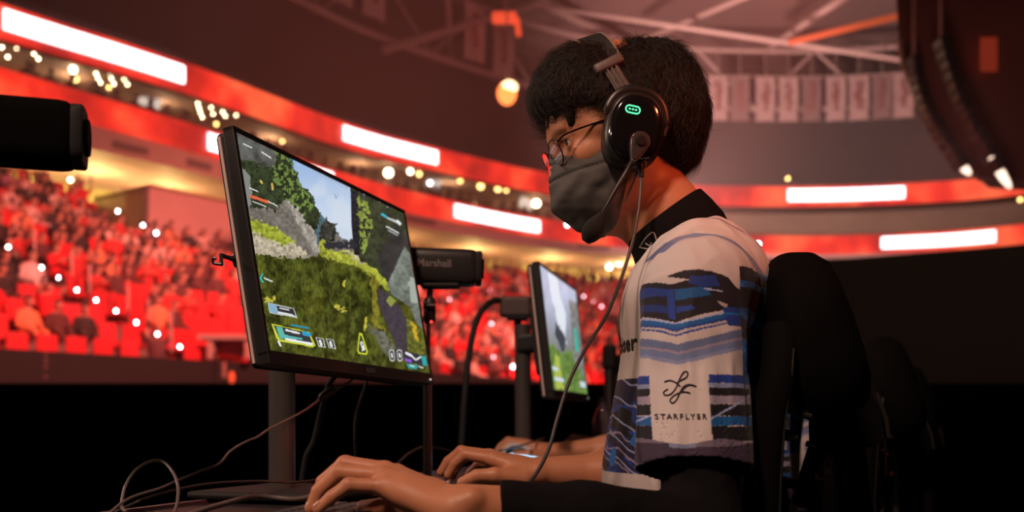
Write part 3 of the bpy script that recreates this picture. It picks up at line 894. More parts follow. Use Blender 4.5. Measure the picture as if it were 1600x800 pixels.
    fillp(img, wx, wy, [(574, 505), (600, 520), (616, 540), (612, 562), (590, 540)], g((.16, .16, .12), n2, .7))
    for (cx, cy, w_, h_) in ((528, 478, 5, 3), (534, 484, 8, 2), (570, 505, 3, 9), (418, 468, 10, 4), (538, 442, 3, 5)):
        m = (((wx - cx) / w_) ** 2 + ((wy - cy) / h_) ** 2) < 1; img[m] = (.55, .50, .08)
    img = np.clip(img, 0, 1) ** 1.12 * 1.06
    # interface: map frame, health strips, squad plates, counters (layout only)
    def line(a, b_, w_, c_):
        a = V(a); b_ = V(b_); t = np.clip(((X - a[0]) * (b_ - a)[0] + (Y - a[1]) * (b_ - a)[1]) / ((b_ - a) @ (b_ - a)), 0, 1)
        m = np.hypot(X - a[0] - t * (b_ - a)[0], Y - a[1] - t * (b_ - a)[1]) < w_; img[m] = c_
    Wt = (.8, .82, .8)
    line((379, 225), (392, 231), .9, Wt); line((408, 238), (422, 247), .9, Wt); line((389, 294), (402, 300), .8, Wt)
    line((391, 307), (417, 316), 2.2, (.8, .14, .06)); line((418, 315), (432, 322), .8, Wt); line((419, 320), (432, 327), 1.3, (.1, .08, .06))
    for i in range(9): line((394 + i * 2.4, 315 + i * .9), (395.2 + i * 2.4, 315.5 + i * .9), .9, (.6, .6, .58))
    line((406, 283), (408, 286), 1.5, (.7, .55, .1)); line((424, 288), (425, 296), 1.8, (.6, .45, .1))
    line((484, 262), (543, 292), .7, (.3, .36, .5)); line((484, 266), (543, 296), .5, (.5, .58, .7))
    for i in range(14): line((488 + i * 4, 266 + i * 2.05), (488 + i * 4, 269 + i * 2.05), .35, (.25, .3, .4))
    line((522, 303), (524, 311), .6, (.3, .35, .45)); line((524, 311), (527, 304), .6, (.3, .35, .45))
    line((596, 335), (602, 339), 1.8, (.05, .5, .6)); line((605, 341), (619, 347), 1.7, (.55, .56, .55)); line((620, 346), (624, 350), 2.2, (.85, .85, .85))
    for i in range(9): line((603 + i * 2.2, 354 + i * 1.2), (604 + i * 2.2, 354.7 + i * 1.2), .9, Wt)
    for i in range(7): line((606 + i * 2.2, 360 + i * 1.2), (607 + i * 2.2, 360.7 + i * 1.2), .7, (.6, .6, .6))
    line((406, 435), (409, 429), 1.2, (.03, .55, .5)); line((406, 435), (410, 441), 1.2, (.03, .55, .5)); line((412, 435), (424, 440), 1.3, (.6, .65, .6))
    fillp(img, X, Y, [(417, 473), (458, 482), (464, 498), (420, 489)], (.55, .57, .55)); fillp(img, X, Y, [(431, 478), (457, 483), (461, 493), (433, 487)], (.03, .03, .035))
    fillp(img, X, Y, [(418, 474), (431, 477), (433, 491), (421, 488)], (.25, .45, .6)); line((436, 482), (450, 485), .9, Wt); line((434, 488), (456, 493), 1.2, Wt)
    fillp(img, X, Y, [(423, 506), (482, 519), (492, 540), (488, 543), (434, 533), (430, 528)], (.62, .66, .05)); fillp(img, X, Y, [(426, 508), (480, 520), (489, 540), (436, 530)], (.04, .04, .05))
    fillp(img, X, Y, [(430, 510), (440, 512), (446, 530), (436, 529)], (.12, .5, .4)); line((446, 516), (466, 521), 1.6, Wt); line((474, 521), (482, 523), 3.2, (.03, .35, .6))
    line((444, 525), (470, 530), 1.6, (.1, .55, .5)); line((446, 530), (486, 538), 2.0, (.85, .88, .85)); line((434, 534), (437, 540), 1.6, Wt)
    for i in range(7): line((454 + i * 4.0, 508 + i * .8), (456.5 + i * 4.0, 508.5 + i * .8), 1.3, (.02, .3, .45))
    for cx, cy in ((500, 536), (516, 538)):
        pl = [(cx - 8, cy - 9), (cx + 4, cy - 7), (cx + 8, cy + 8), (cx - 3, cy + 6)]
        fillp(img, X, Y, pl, (.7, .72, .66)); fillp(img, X, Y, [(cx - 6.5, cy - 7.5), (cx + 3.2, cy - 5.8), (cx + 6.2, cy + 6.3), (cx - 2.3, cy + 4.6)], (.03, .03, .03)); line((cx - 1, cy - 3), (cx + 1, cy + 3), 2, Wt)
    fillp(img, X, Y, [(560, 520), (565, 521), (574, 550), (572, 555), (559, 553), (557, 548)], (.6, .66, .03)); fillp(img, X, Y, [(561.5, 524), (564, 525), (571.5, 549), (570, 552), (560.5, 550.5), (559, 547)], (.05, .05, .04))
    line((564, 536), (567, 545), 2.4, Wt); line((564.5, 537), (565.5, 540), .8, (.05, .05, .05)); line((565, 548), (569, 546), 1, Wt)
    for cx in (611, 623):
        line((cx, 550), (cx + 1, 561), 4, (.6, .62, .6)); line((cx, 551), (cx + 1, 560), 3, (.05, .05, .05)); line((cx, 553), (cx + 1, 558), 1.2, Wt)
    fillp(img, X, Y, [(631, 549), (664, 556), (667, 572), (634, 566)], (.03, .035, .05)); line((634, 552), (642, 556), 1.9, (.85, .85, .9)); line((642, 556), (648, 562), 1.2, Wt); line((650, 562), (656, 558), 1.4, Wt)
    fillp(img, X, Y, [(657, 556), (664, 557), (667, 572), (660, 571)], (.02, .4, .42)); fillp(img, X, Y, [(632, 560), (642, 562), (642, 567), (633, 565)], (.3, .1, .7)); fillp(img, X, Y, [(634, 568), (652, 571), (650, 577), (637, 575)], (.02, .38, .38))
    line((640, 571), (646, 573), .8, Wt); line((654, 573), (660, 575), .8, Wt)
    fillp(img, X, Y, [(405, 552), (438, 556), (438, 562), (405, 560)], (.05, .06, .02))
    return np.clip(img, 0, 1)

def paint_second(X, Y):
    q = np.stack([X * 2, Y, 0 * X], -1)
    n1 = fbm(q, .05, 4, 21); n2 = fbm(q, .16, 3, 25)
    wy = Y + (n1 - .5) * 40
    t = sm(wy, 455, 560)[..., None]
    img = V([.48, .52, .68]) * (1 - t) + V([.22, .22, .2]) * t
    img = img * (.7 + .6 * n1[..., None])
    m = wy > 545; img[m] = (V([.13, .22, .05]) * (.4 + 1.3 * n2[m][:, None]))
    m = inpoly(X + (n1 - .5) * 6, Y, [(855, 425), (868, 432), (882, 490), (884, 540), (874, 530)]); img[m] = (.75, .8, .88)
    m = inpoly(X, wy, [(868, 500), (885, 535), (878, 545), (866, 520)]); img[m] = (.05, .06, .08)
    m = inpoly(X + (n1 - .5) * 6, wy, [(888, 470), (903, 470), (914, 600), (895, 560)]); img[m] = V([.2, .2, .19]) * (.6 + n2[m][:, None])
    m = inpoly(X, Y, [(896, 512), (900, 514), (904, 550), (899, 548)]); img[m] = (.03, .5, .38)
    m = inpoly(X + (n2 - .5) * 6, wy, [(868, 600), (866, 560), (873, 560), (882, 610)]); img[m] = (.42, .5, .08)
    for p_ in ([(862, 572), (870, 574), (872, 580), (863, 578)], [(865, 588), (880, 592), (881, 597), (866, 594)], [(905, 596), (914, 598), (915, 606), (907, 605)]):
        img[inpoly(X, Y, p_)] = (.6, .68, .8)
    return np.clip(img, 0, 1)

M['pole'] = mat('pole_grey', (.10, .092, .088), .38, metal=.35)
def screen_axes(yaw, tilt, roll):
    r = V([math.sin(yaw), math.cos(yaw), 0]); bk = V([-math.cos(yaw), math.sin(yaw), 0])
    u = V([0, 0, 1.]) * math.cos(tilt) + bk * math.sin(tilt)
    r2 = r * math.cos(roll) + u * math.sin(roll); u2 = u * math.cos(roll) - r * math.sin(roll)
    return r2, u2, np.cross(r2, u2)          # right, up, out of the screen

def monitor(c, yaw, tilt, roll, painter, label, res, estr):
    W, H = .543, .3055
    r, u, n = screen_axes(yaw, tilt, roll)
    if n @ (-V(c)) < 0 and False: n = -n
    n = norm(np.cross(u, -r)) if n[0] < 0 else n
    c = V(c)
    pole = c - n * .115 - r * .01; pole[2] = 0
    root = thing('monitor', (pole[0], pole[1], DESK), label, 'monitor')
    nx, ny = res
    uu, vv = np.meshgrid(np.linspace(-.5, .5, nx + 1), np.linspace(.5, -.5, ny + 1))
    pts = c + uu[..., None] * r * W + vv[..., None] * u * H
    X, Y = 800 + 1600 * pts[..., 0] / pts[..., 1], 660 - 1600 * pts[..., 2] / pts[..., 1]
    img = painter(X, Y)
    idx = np.arange((nx + 1) * (ny + 1)).reshape(ny + 1, nx + 1)
    qd = np.stack([idx[:-1, :-1], idx[1:, :-1], idx[1:, 1:], idx[:-1, 1:]], -1).reshape(-1, 4)
    sm_ = mat('screen_picture', attr=True, emit_attr=True, estr=estr, rough=.35)
    mesh_np('screen', (pts + n * .0012).reshape(-1, 3), qd, sm_, root, smooth=False, colors=img.reshape(-1, 3))
    R = rotm([r, u, n])
    b = MB()          # frame: four bars round the picture
    T = .012
    b.box(c - r * (W / 2 + .004) - n * .006, (.008, H + .016, .018), R, .002)
    b.box(c + r * (W / 2 + .004) - n * .006, (.008, H + .016, .018), R, .002)
    b.box(c + u * (H / 2 + .004) - n * .006, (W + .016, .008, .018), R, .002)
    b.box(c - u * (H / 2 + .010) - n * .006, (W + .016, .020, .018), R, .002)
    b.box(c - n * .006, (W + .004, H + .004, .012), R)
    b.build('bezel', M['black_plastic'], root)
    MB().box(c - n * .022 - u * .008, (W + .010, H + .026, .018), R, .008, 3).build('back_shell', M['black'], root)
    MB().box(c - n * .048 - u * .02, (.26, .18, .040), R, .014, 3).build('electronics_housing', M['black'], root)
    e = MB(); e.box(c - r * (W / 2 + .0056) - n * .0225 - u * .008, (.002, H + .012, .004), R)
    e.build('edge_trim_or_glint', mat('edge_trim_or_glint', (.75, .6, .55), .5), root)  # pale strip, a highlight painted along the left edge
    top = pole + V([0, 0, c[2] + .03])
    MB().tube([V([pole[0], pole[1], DESK + .012]), top], .0215, 28).build('stand_pole', M['pole'], root, smooth=True)
    MB().box((top + c - n * .05) / 2 + V([0, 0, -.03]), (.09, .075, .05), rotm([n, r, V([0, 0, 1.])]), .01).build('tilt_joint', M['black_plastic'], root)
    MB().box(V([pole[0], pole[1], DESK + .006]) + n * .03, (.24, .26, .012), rotm([norm(V([n[0], n[1], 0])), norm(V([r[0], r[1], 0])), V([0, 0, 1.])]), .005).build('stand_base', M['black'], root)
    vs, fs = tmesh('AGON', .0105, True)
    mesh_np('maker_lettering', [c - u * (H / 2 + .0105) + n * .0042 + r * (a + .02) + u * b_ for a, b_ in vs], fs, mat('badge_grey', (.32, .3, .3), .4), root, smooth=False)
    MB().box(c + r * (W / 2 - .008) - u * (H / 2 + .0125) + n * .0035, (.004, .003, .002), R).build('power_light', mat('tiny_white', (.5, .5, .5), emit=(1, 1, 1), estr=.6), root)
    return root, r, u, n, pole

m1, r1, u1, n1_, pole1 = monitor((-.2664, 1.6508, .2443), .3258, .1834, -.0128, paint_main, 'large tilted monitor in front showing a sunny grass and rock game scene', (620, 350), .95)
m2, r2_, u2_, n2_, pole2 = monitor((.1433, 2.7589, .234), .2261, .1132, .0054, paint_second, 'second monitor farther down the desk showing pale sky over bright green', (200, 130), 1.0)
# station sticker low at the left of the bezel
cM = V((-.2664, 1.6508, .2443))
# bracket sticking out of the left edge
e0 = cM - r1 * .275 - n1_ * .03 - u1 * .02
MB().tube([e0, e0 - r1 * .01 + V([-.012, 0, .004]), P(346, 413, 1.34)], [.0036, .003, .0026], 8).tube(bez([P(346, 413, 1.34), P(334, 411, 1.34), P(333, 404, 1.34), P(338, 404, 1.34)], 5), .0022, 8).build('cable_hook', M['black_plastic'], m1, smooth=True)['label'] = 'thin black hook sticking out of the left edge'
MB().box(e0 + r1 * .008, (.012, .02, .012), rotm([r1, u1, n1_]), .004).build('hook_clamp', M['black_plastic'], m1)

# third monitor down the row, mostly behind the player
m3 = thing('monitor', P(985, 700, 4.2), 'dark far monitor edge just left of the jersey chest', 'monitor')
c3 = P(985, 568, 4.2); rr = norm(V([.3, .95, 0])); nn = norm(V([.95, -.3, .12])); uu3 = np.cross(nn, rr); R3 = rotm([rr, uu3, nn])
R3c = c3 + rr * .2
MB().box(R3c - nn * .012, (.56, .33, .022), R3, .006).build('back_shell', M['black_plastic'], m3)
MB().box(R3c + nn * .001, (.54, .305, .004), R3).build('screen', mat('dim_screen', (.02, .03, .03), .2, emit=(.2, .3, .25), estr=.08), m3)
pp = R3c - nn * .1; MB().tube([V([pp[0], pp[1], DESK]), V([pp[0], pp[1], c3[2] + .05])], .022, 16).build('stand_pole', M['steel'], m3, smooth=True)
MB().box(V([pp[0] + .04, pp[1], c3[2]]), (.12, .06, .06), bev=.01).build('tilt_joint', M['black_plastic'], m3)
MB().box(V([pp[0], pp[1], DESK + .006]), (.24, .26, .012), bev=.004).build('stand_base', M['black'], m3)
# pale blurred stand legs beside it
for i, (x0, x1, y0, y1, d, lab) in enumerate(((948, 952, 558, 690, 3.7, 'blurred grey upright pole beyond the second monitor'),)):
    st = thing('microphone_stand', P(x1, 700, d), lab, 'stand')
    a = P(x1, y0, d); b0 = V([a[0], a[1], DESK])
    MB().tube([b0 + V([0, 0, .012]), a], .018, 14).build('pole', M['steel'], st, smooth=True)
    MB().tube([b0, b0 + V([0, 0, .012])], .075, 24).build('base', M['black'], st, smooth=True)
    MB().box(a + V([.0, 0, .0]), (.05, .05, .09), bev=.012).build('clamp', M['black_plastic'], st)

M['camblack'] = mat('camera_black', (.003, .003, .003), .85, spec=.06)
# ---- cameras on thin stands
def videocam(c, axis, L, r, label, foot, mm, text=None, txtside=None):
    axis = norm(axis); up = V([0, 0, 1.]); side = norm(np.cross(axis, up)); up = np.cross(side, axis)
    root = thing('video_camera', foot, label, 'camera')
    def sec(t, s):
        pts = []
        for k in range(32):
            w_ = 2 * math.pi * k / 32; cw, sw = math.cos(w_), math.sin(w_)
            e = 2 / 4.2
            pts.append(c + axis * t + side * (r * .82 * s * abs(cw) ** e * (1 if cw > 0 else -1)) + up * (r * s * abs(sw) ** e * (1 if sw > 0 else -1)))
        return V(pts)
    b = MB(); b.loft([sec(-L / 2, .90), sec(-L / 2 + .004, .97), sec(-L / 2 + .012, 1), sec(L / 2 - .012, 1), sec(L / 2 - .004, .97), sec(L / 2, .9)])
    b.build('housing', mm, root, smooth=True)
    b = MB(); b.loft([sec(L / 2 + .0005, .93), sec(L / 2 + .010, .93), sec(L / 2 + .012, .88)]); b.build('lens_hood', M['black'], root, smooth=True)
    MB().tube([c + axis * (L / 2 + .012), c + axis * (L / 2 + .016)], r * .55, 24).build('lens', mm if mm is M['camblack'] else M['gloss'], root, smooth=True)
    return root, side, up
cc = P(672, 417, 2.0)
fdir = V([1., .05, -.03])
foot = P(668, 760, 2.0); foot[2] = DESK
vc, sd_, up_ = videocam(cc, fdir, .178, .0355, 'boxy black video camera on a thin stand peeking out behind the large monitor', foot, M['black_plastic'])
vs, fs = tmesh('Marshall', .020, True)
ax = norm(fdir); sd_ = -sd_ if sd_[1] > 0 else sd_
mesh_np('maker_lettering', [cc + ax * (a + .0085) + V([0, 0, 1.]) * (b_ + .003) + sd_ * .0298 for a, b_ in vs], fs, mat('badge_pale', (.2, .18, .18), .5), vc, smooth=False)
a = P(683, 446, 2.0)
MB().box(P(688, 447, 2.0), (.075, .045, .008), bev=.003).build('mount_plate', M['black'], vc)
MB().tube([P(672, 449, 2.0), P(671, 468, 2.0)], .006, 12).build('mount_neck', M['steel'], vc, smooth=True)
MB().tube([P(671, 465, 2.0), P(671, 470, 2.0), P(671, 500, 2.0), P(671, 506, 2.0)], [.008, .012, .0125, .008], 20).build('ball_head', M['black_plastic'], vc, smooth=True)
MB().tube([P(662, 478, 1.985), P(680, 478, 1.985)], .006, 10).build('lock_knob', M['black_plastic'], vc, smooth=True)
MB().sphere(P(674, 503, 1.985), .003, 8).build('tally_light', mat('tally_red', (.5, .05, .05), emit=(1, .05, .04), estr=2), vc)
MB().tube([P(669, 504, 2.0), P(668, 640, 2.0)], .0045, 12).tube([P(668, 600, 2.0), V([foot[0], foot[1], DESK + .01])], .009, 14).build('pole', M['steel'], vc, smooth=True)
MB().tube([V([foot[0], foot[1], DESK]), V([foot[0], foot[1], DESK + .01])], .055, 28).build('base', M['black'], vc, smooth=True)

# left edge camera, near, on an arm that leaves the frame
cl = P(-32, 203, 1.05); foot = V([-.72, 1.12, -ZC])
vb, s2, u2b = videocam(cl, V([1., .28, -.01]), .178, .0345, 'very dark boxy video camera cut off by the left edge of the picture', foot, M['camblack'])
MB().box(cl + V([-.04, 0, -.037]), (.05, .04, .006), bev=.003).build('mount_plate', M['black'], vb)
MB().tube([cl + V([-.05, 0, -.038]), cl + V([-.09, .01, -.06]), V([-.62, 1.1, -.02 + .14]), V([-.72, 1.12, .10])], .01, 12).build('arm', M['black'], vb, smooth=True)
MB().tube([V([-.72, 1.12, -ZC + .01]), V([-.72, 1.12, .13])], .014, 14).build('pole', M['black'], vb, smooth=True)
for k in range(3):
    w_ = k * 2.094 + .4; MB().tube([V([-.72, 1.12, -ZC + .35]), V([-.72 + .28 * math.cos(w_), 1.12 + .28 * math.sin(w_), -ZC + .01])], .009, 10).build('leg', M['black'], vb, smooth=True)

# small box camera of the next seat with its fat looping cable
cb = P(806, 480, 2.9)
foot = V([cb[0] + .01, cb[1] + .03, DESK])
sc = thing('box_camera', foot, 'small grey box camera on a pole behind the second monitor', 'camera')
MB().box(cb, (.085, .06, .058), bev=.010, seg=3).build('housing', mat('grey_housing', (.11, .08, .08), .5), sc)
MB().tube([cb + V([.05, 0, .003]), cb + V([.075, 0, .003])], .024, 20).build('lens', M['gloss'], sc, smooth=True)
MB().box(P(790, 483, 2.9), (.03, .05, .045), bev=.006).build('connector', M['black_plastic'], sc)
MB().box(P(808, 497, 2.9), (.06, .05, .012), bev=.004).build('mount_plate', M['black'], sc)
MB().tube([V([foot[0], foot[1], DESK + .01]), P(809, 498, 2.93)], .011, 14).build('pole', M['black_plastic'], sc, smooth=True)
MB().tube([V([foot[0], foot[1], DESK]), V([foot[0], foot[1], DESK + .01])], .05, 24).build('base', M['black'], sc, smooth=True)
MB().tube(bez([P(788, 471, 2.9), P(772, 470, 2.88), P(755, 482, 2.86), P(742, 510, 2.84), P(732, 560, 2.82), P(726, 620, 2.8), P(722, 680, 2.8), P(719, 727, 2.8)], 8), .009, 12).build('cable', M['black'], sc, smooth=True)

# ---- loose cables
cab = mat('cable_rubber', (.05, .045, .045), .35)
cabl = mat('cable_sheath', (.17, .14, .13), .35)
def cable(pts, r, m_, label, extra=None):
    o = MB().tube(bez(pts, 10), r, 10).build('cable', m_, None, smooth=True)
    return tag(o, label, 'cable')
root = thing('cable', P(300, 750, 1.45), 'thin cable climbing from the lower left past the pole to the large monitor', 'cable')
MB().tube(bez([P(160, 812, 1.15), P(200, 780, 1.2), P(250, 763, 1.26), P(275, 752, 1.30), P(310, 737, 1.34), P(342, 725, 1.38), P(360, 705, 1.42), P(385, 690, 1.46), P(402, 683, 1.50), P(418, 672, 1.54), P(435, 663, 1.56), P(475, 642, 1.60), P(500, 624, 1.64)], 10), .0019, 8).build('cord', cabl, root, smooth=True)
MB().tube([P(498, 626, 1.64), P(503, 621, 1.64), P(518, 611, 1.65), P(526, 607, 1.65)], [.003, .007, .0075, .004], 12).build('plug', M['black_plastic'], root, smooth=True)
MB().tube(bez([P(526, 607, 1.65), P(540, 600, 1.67), P(548, 595, 1.68), P(556, 583, 1.72)], 8), .0024, 8).build('lead', cabl, root, smooth=True)
cable([P(196, 800, 1.22), P(190, 790, 1.25), P(196, 760, 1.27), P(212, 735, 1.29), P(236, 721, 1.30), P(255, 722, 1.30), P(270, 738, 1.28), P(278, 760, 1.26), P(277, 785, 1.22), P(272, 802, 1.20)], .0021, cabl, 'cable standing up in an arched loop at the lower left')
cable([P(575, 590, 1.8), P(571, 602, 1.8), P(563, 625, 1.8), P(556, 650, 1.8), P(554, 680, 1.79), P(556, 720, 1.78), P(560, 768, 1.78)], .0023, cab, 'black cable hanging straight down under the middle of the large monitor')
cable([P(523, 588, 1.85), P(512, 605, 1.85), P(500, 650, 1.86), P(490, 690, 1.87), P(478, 715, 1.88), P(470, 762, 1.89)], .005, M['black'], 'fat dark cable hanging behind the monitor pole')
cable([P(180, 800, 1.3), P(240, 775, 1.32), P(320, 757, 1.45), P(400, 752, 1.55), P(470, 753, 1.6), P(540, 742, 1.75), P(560, 738, 1.85)], .002, cab, 'thin cable lying along the back of the desk past the pole foot')
cable([P(290, 806, 1.2), P(340, 790, 1.28), P(400, 776, 1.4), P(460, 780, 1.42), P(500, 772, 1.45)], .0035, cabl, 'thick pale cable curving over the desk below the monitor pole')
cable([P(622, 724, 2.1), P(640, 708, 2.12), P(665, 698, 2.14), P(700, 704, 2.2), P(740, 712, 2.3), P(800, 700, 2.5), P(850, 685, 2.7)], .0025, cab, 'dark cable arching over the desk behind the thin camera stand')

# ---- keyboard and mice
kb = thing('keyboard', (-.20, 1.14, DESK), 'black keyboard with cyan lit keys under the near left hand', 'keyboard')
kd = norm(V([.16, .987, 0])); kn = V([-kd[1], kd[0], 0]); KR = rotm([kd, kn, V([0, 0, 1.])])
kc = V([-.215, 1.13, DESK + .008])
MB().box(kc, (.36, .135, .016), KR, .004).build('case', M['black_plastic'], kb)
keym = mat('keycap', (.035, .035, .04), .45)
for rI in range(5):
    for cI in range(13):
        if (rI, cI) in ((0, 3), (0, 4), (0, 5), (0, 6)) and cI != 3: continue
        w_ = .0165 if not (rI == 0 and cI == 3) else .085
        cx = (cI - 6) * .0235 + (0 if not (rI == 0 and cI == 3) else .035)
        q = kc + kd * cx - kn * (.045 - rI * .0225) + V([0, 0, .0125])
        MB().box(q, (w_ + .003, .019, .009), KR, .002, 1).build('keycap', keym, kb)
g = MB()
for a_, b_ in ((-.11, .0), (-.09, .02), (-.05, -.03), (-.13, -.03), (-.02, .03), (.02, -.02), (.08, .0), (-.145, .01)):
    g.box(kc + kd * a_ + kn * b_ + V([0, 0, .0085]), (.05, .004, .002), KR)
gl = g.build('key_glow', mat('cyan_glow', (.02, .2, .3), emit=(.02, .5, .9), estr=1.2), kb); gl['kind'] = 'stuff'

def mouse(c, label, glow, scale=1.0):
    root = thing('mouse', (c[0], c[1], DESK), label, 'mouse')
    rings = []
    L_, W_, H_ = .122 * scale, .062 * scale, .036 * scale
    s_ = SDF((c[0] - .08, c[1] - .05, DESK - .01), (c[0] + .08, c[1] + .05, DESK + .06), .002)
    s_.ell((c[0] + .008, c[1], DESK + .006), (L_ / 2, W_ / 2, H_ - .004), k=.004)
    s_.ell((c[0] - .022, c[1], DESK + .006), (.040 * scale, W_ / 2 * .98, .022), k=.014)
    v, q = s_.mesh(); v[:, 2] = np.maximum(v[:, 2], DESK + .0005)
    mesh_np('shell', v, q, M['black_plastic'] if not glow else mat('glow_shell', (.4, .5, .6), .3, emit=(.35, .68, 1.), estr=1.9), root)
    MB().box((c[0] - .035, c[1], DESK + .028), (.018, .006, .008), bev=.0025).build('scroll_wheel', M['steel'], root)
    MB().tube([V([c[0] - .053, c[1] - .0285, DESK + .017]), V([c[0] - .056, c[1], DESK + .018]), V([c[0] - .053, c[1] + .0285, DESK + .017])], .0011, 6).build('front_seam', mat('seam_metal', (.5, .45, .42), .3, metal=.6), root)
    return root
mouse((-.062, 1.622), 'black mouse under the player\'s right hand', False)
mouse((.012, 2.640), 'mouse glowing bluish white under the next player\'s hand', True, 1.22)
mouse((.21, 3.10), 'dark mouse under the farthest hand beside the jersey', False)
# small green light block at the pole foot
o = MB().box(P(383, 765, 1.72), (.018, .012, .012), bev=.001).build('indicator_block', mat('dim_green', (.03, .08, .01), emit=(.1, .3, .03), estr=.12)); tag(o, 'tiny dim green block on the desk left of the monitor pole', 'block')
# mouse mat
mp = MB().box((-.03, 1.66, DESK + .0015), (.30, .34, .003), rotm([dd, dn, V([0, 0, 1.])]), .001).build('mouse_mat', mat('mat_cloth', (.03, .026, .028), .9, noise=.2, nscale=200)); tag(mp, 'dark cloth mat under the player\'s right hand and mouse', 'mat')
# bottle by the far pole
bt = thing('drink_bottle', P(941, 668, 3.3), 'clear drink bottle with violet glints between the far pole and the jersey', 'bottle')
cbt = P(941, 668, 3.3); cbt[2] = DESK
MB().loft([V([[cbt[0] + r_ * math.cos(t), cbt[1] + r_ * math.sin(t), cbt[2] + z_] for t in np.linspace(0, 2 * math.pi, 24, endpoint=False)]) for z_, r_ in ((0, .028), (.01, .032), (.12, .032), (.15, .024), (.17, .013), (.19, .013))]).build('body', mat('bottle_plastic', (.5, .38, .5), .08, trans=.7), bt, smooth=True)
MB().tube([cbt + V([0, 0, .19]), cbt + V([0, 0, .205])], .015, 20).build('cap', M['black_plastic'], bt, smooth=True)
# ================================================================== PLAYERS
FW = norm(V([-.9925, -.122, 0])); LF = norm(V([.122, -.9925, 0])); UP = V([0, 0, 1.])
TH = math.radians(20); FP = FW * math.cos(TH) - UP * math.sin(TH); UPP = FW * math.sin(TH) + UP * math.cos(TH)
RL = rotm([FW, LF, UP]); RP = rotm([FP, LF, UPP])
HO = V([.15, 1.45, .393])
def lv(a, b, c, O=HO): return O + FW * a + LF * b + UP * c          # level head frame
def pt(a, b, c, O=HO): return O + FP * a + LF * b + UPP * c         # frame tilted with the face

M['skin'] = mat('skin', (.60, .25, .135), .48, sss=.12, noise=.06, nscale=60, bump=.12)
M['hair'] = mat('hair', (.012, .009, .008), .75, spec=.2)
M['strand'] = mat('hair_strand', (.022, .016, .013), .42, spec=.45)
M['mask'] = mat('mask_cloth', (.075, .07, .068), .75, noise=.12, nscale=300, bump=.1)
M['knit'] = mat('black_knit', (.010, .009, .010), .95, noise=.2, nscale=400, bump=.1, spec=.06)
M['jersey'] = mat('jersey_cloth', attr=True, rough=.75, sheen=.1, bump=.06, nscale=500)
M['trouser'] = mat('trouser_cloth', (.014, .014, .017), .9, noise=.2, nscale=200)
M['eye'] = mat('eye_white', attr=True, rough=.12)

def head_sdf(s, O, full=True):
    q = lambda a, b, c: pt(a, b, c, O)
    s.ell(q(-.012, 0, .055), (.098, .076, .088), RP, .01)
    s.ell(q(.030, 0, .03), (.056, .066, .06), RP, .02)
    s.ell(q(.030, 0, -.025), (.056, .056, .072), RP, .02)
    s.cap(q(.074, -.034, .036), q(.074, .034, .036), .012, k=.016)
    for b in (-1, 1):
        s.ell(q(.052, b * .045, -.006), (.026, .020, .020), RP, .016)      # cheekbone
        s.cap(q(-.002, b * .052, -.045), q(.048, b * .022, -.092), .020, .017, k=.02)
        s.cap(q(.056, b * .047, .028), q(.038, b * .060, .020), .010, .010, k=.012)
    s.ell(q(.066, 0, -.094), (.020, .022, .017), RP, .02)
    s.ell(q(.078, 0, -.052), (.022, .030, .028), RP, .02)
    s.cap(q(.084, -.013, -.046), q(.084, .013, -.046), .0065, k=.006); s.cap(q(.083, -.011, -.058), q(.083, .011, -.058), .007, k=.006)
    for b in (-1, 1):
        s.ell(q(.093, b * .034, .020), (.022, .022, .013), RP, .014, sub=True)   # eye socket
    s.cap(q(.082, 0, .028), q(.100, 0, -.014), .0065, .0095, k=.010)
    for b in (-1, 1):
        s.ell(q(.092, b * .011, -.020), (.011, .008, .008), RP, .006)
        s.ell(q(.0665, b * .0325, .020), (.0148, .0160, .0140), RP, .004)        # lids over the ball
        s.ell(q(.080, b * .0335, .0185), (.008, .0125, .0042), RP, .002, sub=True)
        s.cap(q(.081, b * .020, .030), q(.070, b * .047, .027), .0035, .003, k=.004)
        # ear
        s.ell(q(-.004, b * .078, -.002), (.019, .008, .031), RP, .006)
        s.ell(q(-.002, b * .088, .002), (.010, .006, .018), RP, .004, sub=True)

def hand(s, W, mcp, pip, dip, tip, thumb, fk=.0035):
    """palm and five separate fingers; lists run index..little"""
    rad = [.0092, .0095, .0090, .0078]
    W = V(W)
    for i in range(4):
        m, p, d, t = V(mcp[i]), V(pip[i]), V(dip[i]), V(tip[i])
        a = W + (m - W) * .12 + (V(mcp[3]) - V(mcp[0])) * (i - 1.5) * .12
        low = V([0, 0, -.006])
        s.cap(a + low, m + low * .6, .0175, .0118 if i < 3 else .0108, k=.012)
        s.cap(m + low * .3, p, rad[i] * 1.16, rad[i], k=.004)
        s.cap(p, p, rad[i] * 1.04, k=.003)
        s.cap(p, d, rad[i], rad[i] * .9, k=.0015)
        s.cap(d, t, rad[i] * .9, rad[i] * .74, k=.0015)
    c0, c1, c2, c3 = [V(x) for x in thumb]
    s.cap(c0, c1, .0165, .0125, k=.012); s.cap(c1, c2, .0120, .0108, k=.005); s.cap(c2, c3, .0108, .0086, k=.002)
    pc = (W + V(mcp[1]) + V(mcp[2]) + c0) / 4
    s.cap(W * .6 + V(mcp[1]) * .4 + V([0, 0, -.008]), W * .35 + V(mcp[2]) * .65 + V([0, 0, -.008]), .019, .017, k=.015)

def nails(tips, dips, root, up_bias=V([0, 0, 1.]), cam_side=None):
    for i, (t, d) in enumerate(zip(tips, dips)):
        t, d = V(t), V(d); ax = norm(t - d); w = norm(np.cross(ax, up_bias)); n = norm(np.cross(w, ax))
        MB().sphere(t - ax * .003 + n * .0053, (.0058, .0048, .0019), 12, rotm([ax, w, n])).build('fingernail', M['nail'], root, smooth=True)
M['nail'] = mat('nail', (.72, .42, .32), .25)

